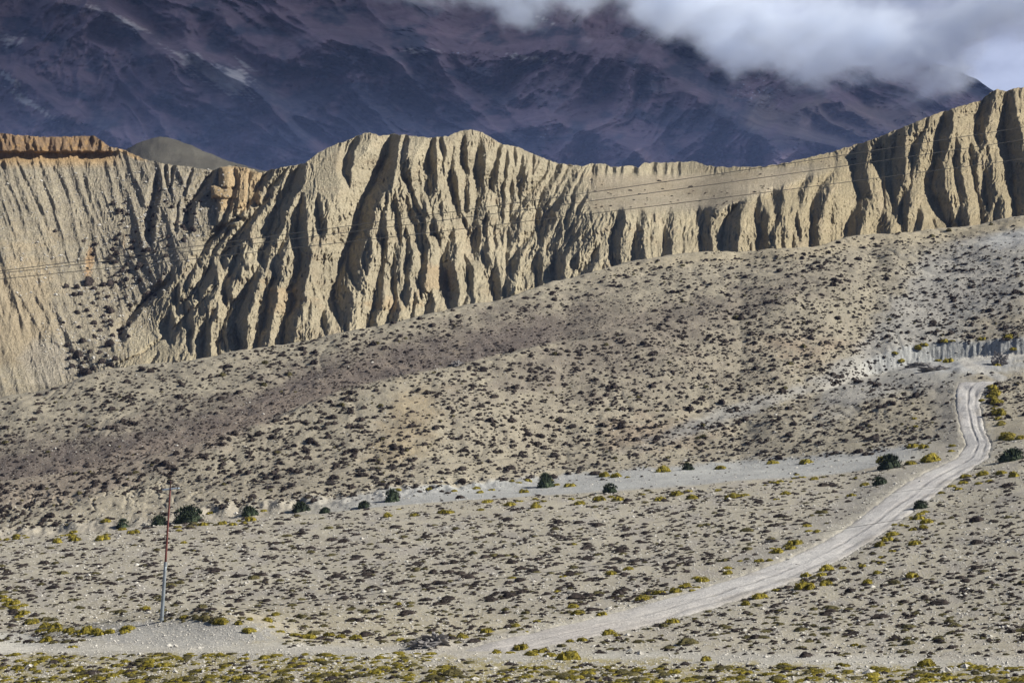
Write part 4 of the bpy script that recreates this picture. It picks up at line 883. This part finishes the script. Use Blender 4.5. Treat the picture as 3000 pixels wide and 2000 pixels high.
T(784, 1046, [(930, 212, 66), (955, 245, 60), (1035, 225, 58), (1260, 240, 75), (1480, 193, 52), (1585, 192, 105), (1820, 127, 86), (1900, 130, 84), (1970, 142, 50), (2220, 90, 115), (610, 215, 66), (390, 225, 52), (780, 237, 42), (1220, 178, 50), (1290, 160, 70), (1440, 158, 66), (1180, 170, 50),
  (1000, 307, 78), (1165, 325, 92), (1335, 342, 88), (1350, 315, 60), (1640, 320, 88), (1780, 287, 105), (1910, 292, 100), (2310, 252, 110), (2200, 295, 90), (320, 403, 95), (505, 400, 70), (960, 365, 60), (725, 373, 110), (1590, 600, 62), (1175, 830, 66), (1850, 1208, 105), (1240, 1310, 130), (1065, 1345, 84), (1300, 1352, 105), (1440, 1362, 100),
  (1570, 1372, 155), (1625, 1070, 110), (1790, 1082, 86), (1010, 1200, 84), (830, 1237, 100), (760, 1232, 70), (400, 1257, 80), (95, 1247, 100), (2080, 965, 130), (2180, 935, 95), (2310, 920, 100), (1490, 925, 66), (1660, 1260, 80), (1580, 1268, 70), (1900, 1230, 60), (1600, 1030, 80), (1350, 1130, 60), (1200, 1160, 90), (390, 1012, 66), (2280, 1130, 110), (1980, 770, 80), (1860, 800, 90), (1530, 820, 70)])
T(0, 1046, [(730, 440, 70), (1445, 388, 60), (1730, 430, 90), (1815, 372, 56), (925, 512, 110), (520, 565, 100), (400, 582, 84), (720, 552, 130), (1270, 590, 64), (1225, 482, 70), (1400, 462, 90), (1530, 458, 80), (1610, 462, 80), (40, 985, 90), (20, 960, 70), (110, 1005, 76), (105, 1042, 80), (165, 1072, 96), (215, 1135, 120), (160, 1020, 80), (310, 1160, 110), (390, 1175, 120),
  (480, 1192, 90), (600, 1185, 90), (640, 1195, 70), (700, 1210, 100), (760, 1205, 80), (885, 1175, 100), (330, 1258, 105), (500, 1305, 84), (1535, 1128, 110), (1640, 1145, 70), (1715, 1118, 60), (1905, 1082, 78), (2120, 1232, 120), (2270, 1225, 84), (2345, 1238, 80), (1000, 1045, 84), (1270, 1100, 70), (1840, 1125, 84), (1865, 1168, 60), (1720, 1190, 100), (1930, 1200, 70), (2030, 1225, 90), (270, 1200, 70), (560, 1220, 60)])
T(1568, 523, [(2130, 1080, 70), (2150, 1130, 80), (2165, 1190, 90), (2190, 1260, 110), (2190, 1340, 90), (2240, 1420, 150), (2320, 1440, 80), (2060, 1180, 50), (1600, 1305, 50), (1610, 1360, 44), (1590, 1490, 100), (1660, 1500, 90), (1860, 1490, 70), (1850, 1530, 60), (1460, 850, 66), (1620, 812, 80), (1660, 795, 60), (2065, 757, 66), (2240, 738, 90), (1810, 770, 60), (1860, 770, 40),
  (1505, 905, 64), (1770, 905, 50), (1830, 908, 80), (2280, 825, 56), (2170, 920, 70), (2170, 940, 60)])
rl = np.random.default_rng(77)
for ln_, cnt_, wd in [([(2278, 884), (2288, 935), (2306, 990), (2330, 1008)], 26, (12, 26)), ([(2035, 1228), (2085, 1205), (2125, 1175)], 8, (14, 24)), ([(-8, 1370), (30, 1395), (60, 1425), (110, 1440), (200, 1447), (290, 1440)], 26, (14, 26)),
                     ([(0, 1236), (300, 1214), (600, 1190)], 16, (12, 24)), ([(900, 1168), (1500, 1130), (2000, 1085)], 22, (12, 26)), ([(1560, 1352), (1800, 1255), (1960, 1175)], 10, (12, 24)), ([(1180, 1492), (1260, 1496), (1340, 1500)], 6, (16, 28)), ([(1100, 1462), (1350, 1432), (1560, 1366)], 8, (10, 18))]:
    pa = np.array(ln_, float); tl = np.linspace(0, 1, len(pa))
    for _ in range(cnt_):
        q_ = rl.random(); YB.append((np.interp(q_, tl, pa[:, 0]) + rl.normal() * 7, np.interp(q_, tl, pa[:, 1]) + rl.normal() * 4, rl.uniform(*wd)))
YB.sort(key=lambda a: -a[2])
def where(x, y):
    u = float(road_u(x, y)); rim = float(RIM(x))
    third = 'far left' if x < 470 else 'left of centre' if x < 940 else 'middle' if x < 1410 else 'right of centre' if x < 1880 else 'far right'
    if 870 < y < 1480 and 1.0 <= u < 2.6: a = 'on the right edge of the gravel road'
    elif 870 < y < 1500 and -2.4 < u <= -0.95: a = 'on the left edge of the gravel road'
    elif y < rim - 40: a = 'on the lower hillside'
    elif y < rim + 26: a = 'along the dry gully'
    elif y > 1440: a = 'by the near track'
    else: a = 'out on the gravel terrace'
    return a, third
cnt = {}
SPECIAL = {0: None}
for i, (x, y, w_) in enumerate(YB):
    a, th = where(x, y); sizew = 'large' if w_ > 38 else 'mid-sized' if w_ > 27 else 'small'
    lb = '%s yellow-green dome shrub %s, %s' % (sizew, a, th)
    place_bush(x, y, w_ * 1.12, PY, 'yellow_shrub', lb, 'yellow shrub', 'yellow-green shrubs %s, %s' % (a, th), hf=random.uniform(0.7, 1.1) if w_ > 24 else random.uniform(0.5, 0.9))
# yellow ground cover of the near bank
def dyel(px, py):
    return np.where(py > 1500, np.clip(0.8 + fbm(px / 90, py / 14, 301, 3) * 1.3, 0.05, 1) * np.interp(px, [0, 1300, 1700, 2352], [1, 1, 0.7, 0.8]), 0.0)
px4, py4, g4 = scatter(3800, 61, dyel, 1496, 1620)
keep_ = np.ones(len(px4), bool)
keep_ &= ~((px4 > 1000) & (py4 < 1530))
px4, py4, g4 = px4[keep_], py4[keep_], g4[keep_]
r = np.random.default_rng(62); s4 = np.clip(0.42 * np.exp(r.normal(0, 0.42, len(px4))), 0.15, 1.1)
mixm = r.random(len(px4))
ap = s4 * F / g4[:, 1] * ((px4 > 0) & (px4 < 2352) & (py4 < 1572)); I = np.argsort(-ap)[:70]; rs = np.ones(len(px4), bool); rs[I] = False
for q_ in I:
    ye = mixm[q_] < 0.7
    o = bpy.data.objects.new('yellow_shrub' if ye else 'olive_shrub', random.choice(PY if ye else PO)); C.objects.link(o); o.location = tuple(map(float, g4[q_, :3])); s = float(s4[q_]); o.scale = (s, s, s * 0.45); o.rotation_euler = (0, 0, random.uniform(0, 6))
    th = where(px4[q_], 1200)[1]; cn = 'yellow' if ye else 'olive'
    tag(o, 'low spreading %s mat shrub on the near bank, %s' % (cn, th), cn + ' shrub', '%s mat shrubs on the near bank, %s' % (cn, th))
m1 = rs & (mixm < 0.78); m2_ = rs & ~m1
tag(merged('yellow_mats', g4[m1, :3], s4[m1], np.full(m1.sum(), 0.42), yel_n, M_yellow), 'smaller yellow-green mats covering the near bank', 'ground cover', None, 'stuff')
tag(merged('olive_mats', g4[m2_, :3], s4[m2_], np.full(m2_.sum(), 0.42), cush_n, M_olive), 'smaller olive mats covering the near bank', 'ground cover', None, 'stuff')

# dark green bushes with upright shoots
def shoot_bush(seed, n=900, rad=0.5, h=0.62):
    rr_ = np.random.default_rng(seed); V = np.zeros((0, 3)); Fc = np.zeros((0, 3), int)
    for k in range(5):
        a_ = 2 * math.pi * k / 5 + rr_.uniform(-0.5, 0.5); d_ = rr_.uniform(0.12, 0.30) if k else 0.0; sc_ = rr_.uniform(0.5, 0.72) if k else 0.85
        v, f = tri_clump(int(n * sc_ * 0.5), rad * sc_, h * rr_.uniform(0.6, 1.0) * (sc_ + 0.2), 0.034, seed * 7 + k, low=0.0)
        v = v + np.array([math.cos(a_) * d_, math.sin(a_) * d_, 0]); Fc = np.concatenate([Fc, f + len(V)]); V = np.concatenate([V, v])
    r = np.random.default_rng(seed + 5); m = 220
    az = r.uniform(0, 6.28, m); rr = r.uniform(0.05, 0.85, m) * rad; b = np.stack([np.cos(az) * rr, np.sin(az) * rr, h * np.sqrt(np.clip(1 - (rr / rad) ** 2, 0, 1)) * 0.8], -1)
    tip = b + np.stack([np.cos(az) * 0.06, np.sin(az) * 0.06, r.uniform(0.08, 0.2, m)], -1); sd2 = r.normal(size=(m, 3)) * 0.018
    vv = np.stack([b - sd2, b + sd2, tip], 1).reshape(-1, 3); ff = np.arange(3 * m).reshape(-1, 3) + len(V)
    return np.concatenate([V, vv]), np.concatenate([Fc, ff])
PG = proto_meshes('green_bush', [shoot_bush(s) for s in range(70, 74)], M_green)
for x, y, w_, hf, lb in [
    (433, 1184, 74, 0.85, 'largest dark green bush, just right of the utility pole, at the gully rim'),
    (365, 1199, 42, 0.95, 'dark green bush directly left of the utility pole at the gully rim'),
    (282, 1206, 34, 1.1, 'leftmost grey-green bush at the gully rim under the eroded bank'),
    (572, 1176, 38, 1.0, 'dark green bush on the gully rim, first right of the largest one'),
    (690, 1166, 42, 0.9, 'dark green bush on the gully rim at the start of the pale gully bed'),
    (747, 1173, 26, 0.9, 'small grey-green bush on the gully rim, left of the upright pair'),
    (837, 1159, 30, 0.9, 'small dark green bush in the gully beside a taller bush'),
    (901, 1144, 38, 1.3, 'upright dark green bush in the gully left of centre'),
    (1252, 1112, 38, 1.5, 'tallest loose green bush standing in the middle of the gully'),
    (1402, 1124, 38, 1.0, 'round very dark green bush alone on the pale gully gravel'),
    (1580, 1073, 30, 0.9, 'dark green bush on the far gully bank right of centre'),
    (2045, 1064, 58, 0.95, 'big dark green bush where the gully meets the gravel road'),
    (2020, 1106, 38, 0.85, 'dark olive bush left of the road just below the big green one'),
    (2328, 1046, 60, 0.8, 'broad dark green bush right of the road at the far right'),
    (2115, 1160, 36, 0.9, 'dark bush topping the shrub row on the right side of the road')]:
    place_bush(x, y, w_, PG, 'green_bush', lb, 'green bush', None, hf)

# ------------------------------------------------------------------ rocks
def boulder(seed, sx, sy, sz_, rough=0.25, sub=4):
    import bmesh
    bm = bmesh.new(); bmesh.ops.create_icosphere(bm, subdivisions=sub, radius=1)
    co = np.array([v.co[:] for v in bm.verts])
    d = np.abs(vnoise(co[:, 0] * 2.1 + seed, co[:, 1] * 2.1 + co[:, 2] * 1.7, seed)) + 0.5 * np.abs(vnoise(co[:, 0] * 5 + seed, co[:, 2] * 5 + co[:, 1] * 3, seed + 1)) + 0.25 * vnoise(co[:, 0] * 11, co[:, 2] * 11 + co[:, 1] * 7, seed + 2)
    co = co * (1 - rough + rough * 1.8 * d)[:, None] * np.array((sx, sy, sz_))
    for v, c in zip(bm.verts, co): v.co = c
    me = bpy.data.meshes.new('boulder'); bm.to_mesh(me); bm.free(); me.materials.append(M_rock); return me
def rock(x, y, sx, sy, sz_, lb, name='boulder', seed=1, mat=None, rough=0.4):
    g = ground_at([x], [y])[0]; me = boulder(seed, sx, sy, sz_, rough)
    if mat: me.materials[0] = mat
    o = add(name, me); o.location = (float(g[0]), float(g[1]), float(g[2] + sz_ * 0.15)); tag(o, lb, 'rock'); return o
rock(1003, 1476, 0.75, 0.6, 0.45, 'broken dark grey earth lump beside the near track', 'rock_outcrop', 3, None, 0.6)
rock(975, 1484, 0.9, 0.6, 0.28, 'low dark rocky shoulder just left of the broken lump', 'rock_outcrop', 4, None, 0.6)
rock(1050, 838, 0.9, 0.8, 0.5, 'dark outcrop with scrub on the crest of the middle hill', 'rock_outcrop', 5)
rock(1830, 1300, 0.22, 0.2, 0.15, 'dark grey stone on the left part of the road', 'boulder', 6)
rock(1811, 1292 - 4, 0.18, 0.15, 0.12, 'small grey stone left of the other one by the road', 'boulder', 7)
rock(1309, 1362, 0.22, 0.2, 0.16, 'whitish stone alone on the gravel terrace near the road', 'boulder', 8, M_stone)
rock(858, 1391, 0.2, 0.18, 0.14, 'whitish stone at the left end of the overhead cable on the terrace', 'boulder', 9, M_stone)
rock(334, 1206, 0.4, 0.35, 0.3, 'pale boulder in the gully left of the utility pole', 'boulder', 10, M_stone)
rock(2295, 838, 1.2, 0.9, 1.3, 'dark pointed outcrop beside the upper bend of the road', 'rock_outcrop', 12, None, 0.5)

rock(2150, 850, 2.6, 1.0, 0.55, 'dark eroded lip of grey earth below the upper bend of the road', 'rock_outcrop', 14, None, 0.6)
rock(2110, 842, 1.6, 0.9, 0.5, 'smaller dark eroded knob left of the grey earth lip below the upper bend', 'rock_outcrop', 15, None, 0.6)
# ------------------------------------------------------------------ utility pole
def tube(name, p0, p1, r0, r1, mat, parent, nseg=14, seglen=8):
    p0, p1 = Vector(p0), Vector(p1); ax = (p1 - p0); q = ax.to_track_quat('Z', 'Y'); V = []; Fs = []
    for k in range(seglen + 1):
        t_ = k / seglen; c = p0 + ax * t_; rr = r0 + (r1 - r0) * t_
        for i in range(nseg):
            a = 2 * math.pi * i / nseg; V.append(c + q @ Vector((math.cos(a) * rr, math.sin(a) * rr, 0)))
    for k in range(seglen):
        for i in range(nseg):
            j = (i + 1) % nseg; Fs.append((k * nseg + i, k * nseg + j, (k + 1) * nseg + j, (k + 1) * nseg + i))
    me = bpy.data.meshes.new(name); me.from_pydata([v[:] for v in V], [], Fs + [tuple(range(nseg - 1, -1, -1)), tuple(range(seglen * nseg, seglen * nseg + nseg))]); me.materials.append(mat)
    for p in me.polygons: p.use_smooth = len(p.vertices) == 4
    return add(name, me, parent)
pg = ground_at([370], [1427])[0]; PYd = float(pg[1])
pole = bpy.data.objects.new('utility_pole', None); C.objects.link(pole); pole.location = tuple(map(float, pg[:3]))
tag(pole, 'leaning steel utility pole, grey below and rust red above, on the gravel mound', 'utility pole')
def at(px, py, Y): return Vector(((px - 1176) / F * Y, Y, (HOR - py) / F * Y))
base_w3 = Vector(pole.location)
def rel(v): return tuple(v - base_w3)
pm = at(380, 1294, PYd); ptp = at(391, 1122, PYd)
tube('lower_shaft', (0, 0, -0.4), rel(pm), 0.125, 0.095, M_galv, pole)
tube('upper_shaft', rel(pm), rel(ptp), 0.075, 0.052, M_rust, pole)
tube('joint_collar', rel(at(379.6, 1299, PYd)), rel(at(380.3, 1290, PYd)), 0.112, 0.105, M_galv, pole)
arm_c = at(392, 1123, PYd)
arm_l = at(374, 1124.5, PYd + 0.4); arm_r = at(411, 1120.5, PYd - 0.4)
tube('crossarm', rel(arm_l), rel(arm_r), 0.055, 0.055, M_arm, pole, 4)
tube('pole_top_pin', rel(ptp), rel(at(392, 1108, PYd)), 0.045, 0.03, M_pin, pole)
tips = []
for v in (arm_l + Vector((0.06, 0, 0)), arm_r - Vector((0.06, 0, 0)), at(392, 1108, PYd)):
    tube('insulator', rel(v), rel(v + Vector((0, 0, 0.12))), 0.05, 0.03, M_pin, pole, 10, 3); tips.append(v + Vector((0, 0, 0.12)))

# ------------------------------------------------------------------ overhead cables
def cable(pts, rad, label, name='power_cable', group=None, n=90):
    ps = np.array([p[:] for p in pts]); tpar = np.linspace(0, 1, len(ps)) if len(ps) == 2 else np.concatenate([[0], np.cumsum(np.linalg.norm(np.diff(ps, axis=0), axis=1))]);  tpar = tpar / tpar[-1]
    deg = min(2, len(ps) - 1); co_ = [np.polyfit(tpar, ps[:, i], deg) for i in range(3)]; tt_ = np.linspace(0, 1, n)
    line = np.stack([np.polyval(c, tt_) for c in co_], -1)
    m = 6; d = np.gradient(line, axis=0); d /= np.linalg.norm(d, axis=1)[:, None]; sd_ = np.cross(d, (0, 0, 1.0)); sd_ /= np.linalg.norm(sd_, axis=1)[:, None]; up_ = np.cross(sd_, d)
    a = np.linspace(0, 2 * np.pi, m, endpoint=False)
    V = (line[:, None] + rad * (np.cos(a)[None, :, None] * sd_[:, None] + np.sin(a)[None, :, None] * up_[:, None])).reshape(-1, 3)
    idx = np.arange(n * m).reshape(n, m); Fq = np.stack([idx[:-1], np.roll(idx, -1, 1)[:-1], np.roll(idx, -1, 1)[1:], idx[1:]], -1).reshape(-1, 4)
    o = add(name, mesh_from(name, V, Fq, 4, M_wire)); tag(o, label, 'power cable', group); return o
def over(lst, y0, y1):
    # a hanging cable through view points, receding evenly from y0 to y1
    xs = [p[0] for p in lst]; return [at(x, y, y0 + (y1 - y0) * (x - xs[0]) / (xs[-1] - xs[0])) for x, y in lst]
GRP = 'three long cables sagging across the cliffs'
cable(over([(-300, 658), (0, 623), (784, 523), (1568, 410), (2352, 292), (2700, 236)], 95, 120), 0.016, 'uppermost of the three long cables crossing in front of the cliffs', group=GRP)
cable(over([(-300, 660), (0, 628), (784, 536), (1568, 433), (2352, 320), (2700, 268)], 97, 122), 0.016, 'middle one of the three long cables crossing in front of the cliffs', group=GRP)
cable(over([(-300, 670), (0, 641), (784, 560), (1568, 464), (2352, 363), (2700, 318)], 96, 121), 0.016, 'lowest of the three long cables crossing in front of the cliffs', group=GRP)
def ptoright(tip, dy):
    Y = tip.y; px0 = 1176 + tip.x / Y * F; py0 = HOR - tip.z / Y * F
    return [tip, at(1150, py0 - 70 + dy * 0.5 + 22, Y + 30), at(2225, 942 + dy, Y + 72), at(2700, 878 + dy * 1.1, Y + 90)]
G2 = 'cables running right from the utility pole'
cable(ptoright(tips[2], 0), 0.010, 'cable from the top pin of the leaning pole to the right', group=G2)
cable(ptoright(tips[1], 36), 0.010, 'cable from the right end of the pole crossarm', group=G2)
cable(ptoright(tips[0], 38), 0.010, 'cable from the left end of the pole crossarm', group=G2)
cable(over([(-300, 1478), (300, 1420), (834, 1366), (1417, 1300), (1858, 1221), (2085, 1186), (2700, 1080)], 88, 112), 0.0095, 'low single cable crossing the terrace and the lower road')
cable(over([(1500, 1200), (1981, 1139), (2135, 1121), (2700, 1048)], 108, 130), 0.007, 'faint upper cable crossing the road above the low one')

# ------------------------------------------------------------------ air
mh = bpy.data.materials.new('thin_air'); mh.use_nodes = True; t = mh.node_tree; t.nodes.clear()
oo = N(t, 'ShaderNodeOutputMaterial'); pv = N(t, 'ShaderNodeVolumePrincipled'); t.links.new(pv.outputs[0], oo.inputs['Volume'])
pv.inputs['Color'].default_value = (0.35, 0.5, 1.0, 1); pv.inputs['Density'].default_value = 4.2e-5; pv.inputs['Anisotropy'].default_value = 0.0
tag(add('haze', box_mesh('haze', -1500, 1500, -60, 4100, -135, 160, mh)), kind='stuff')
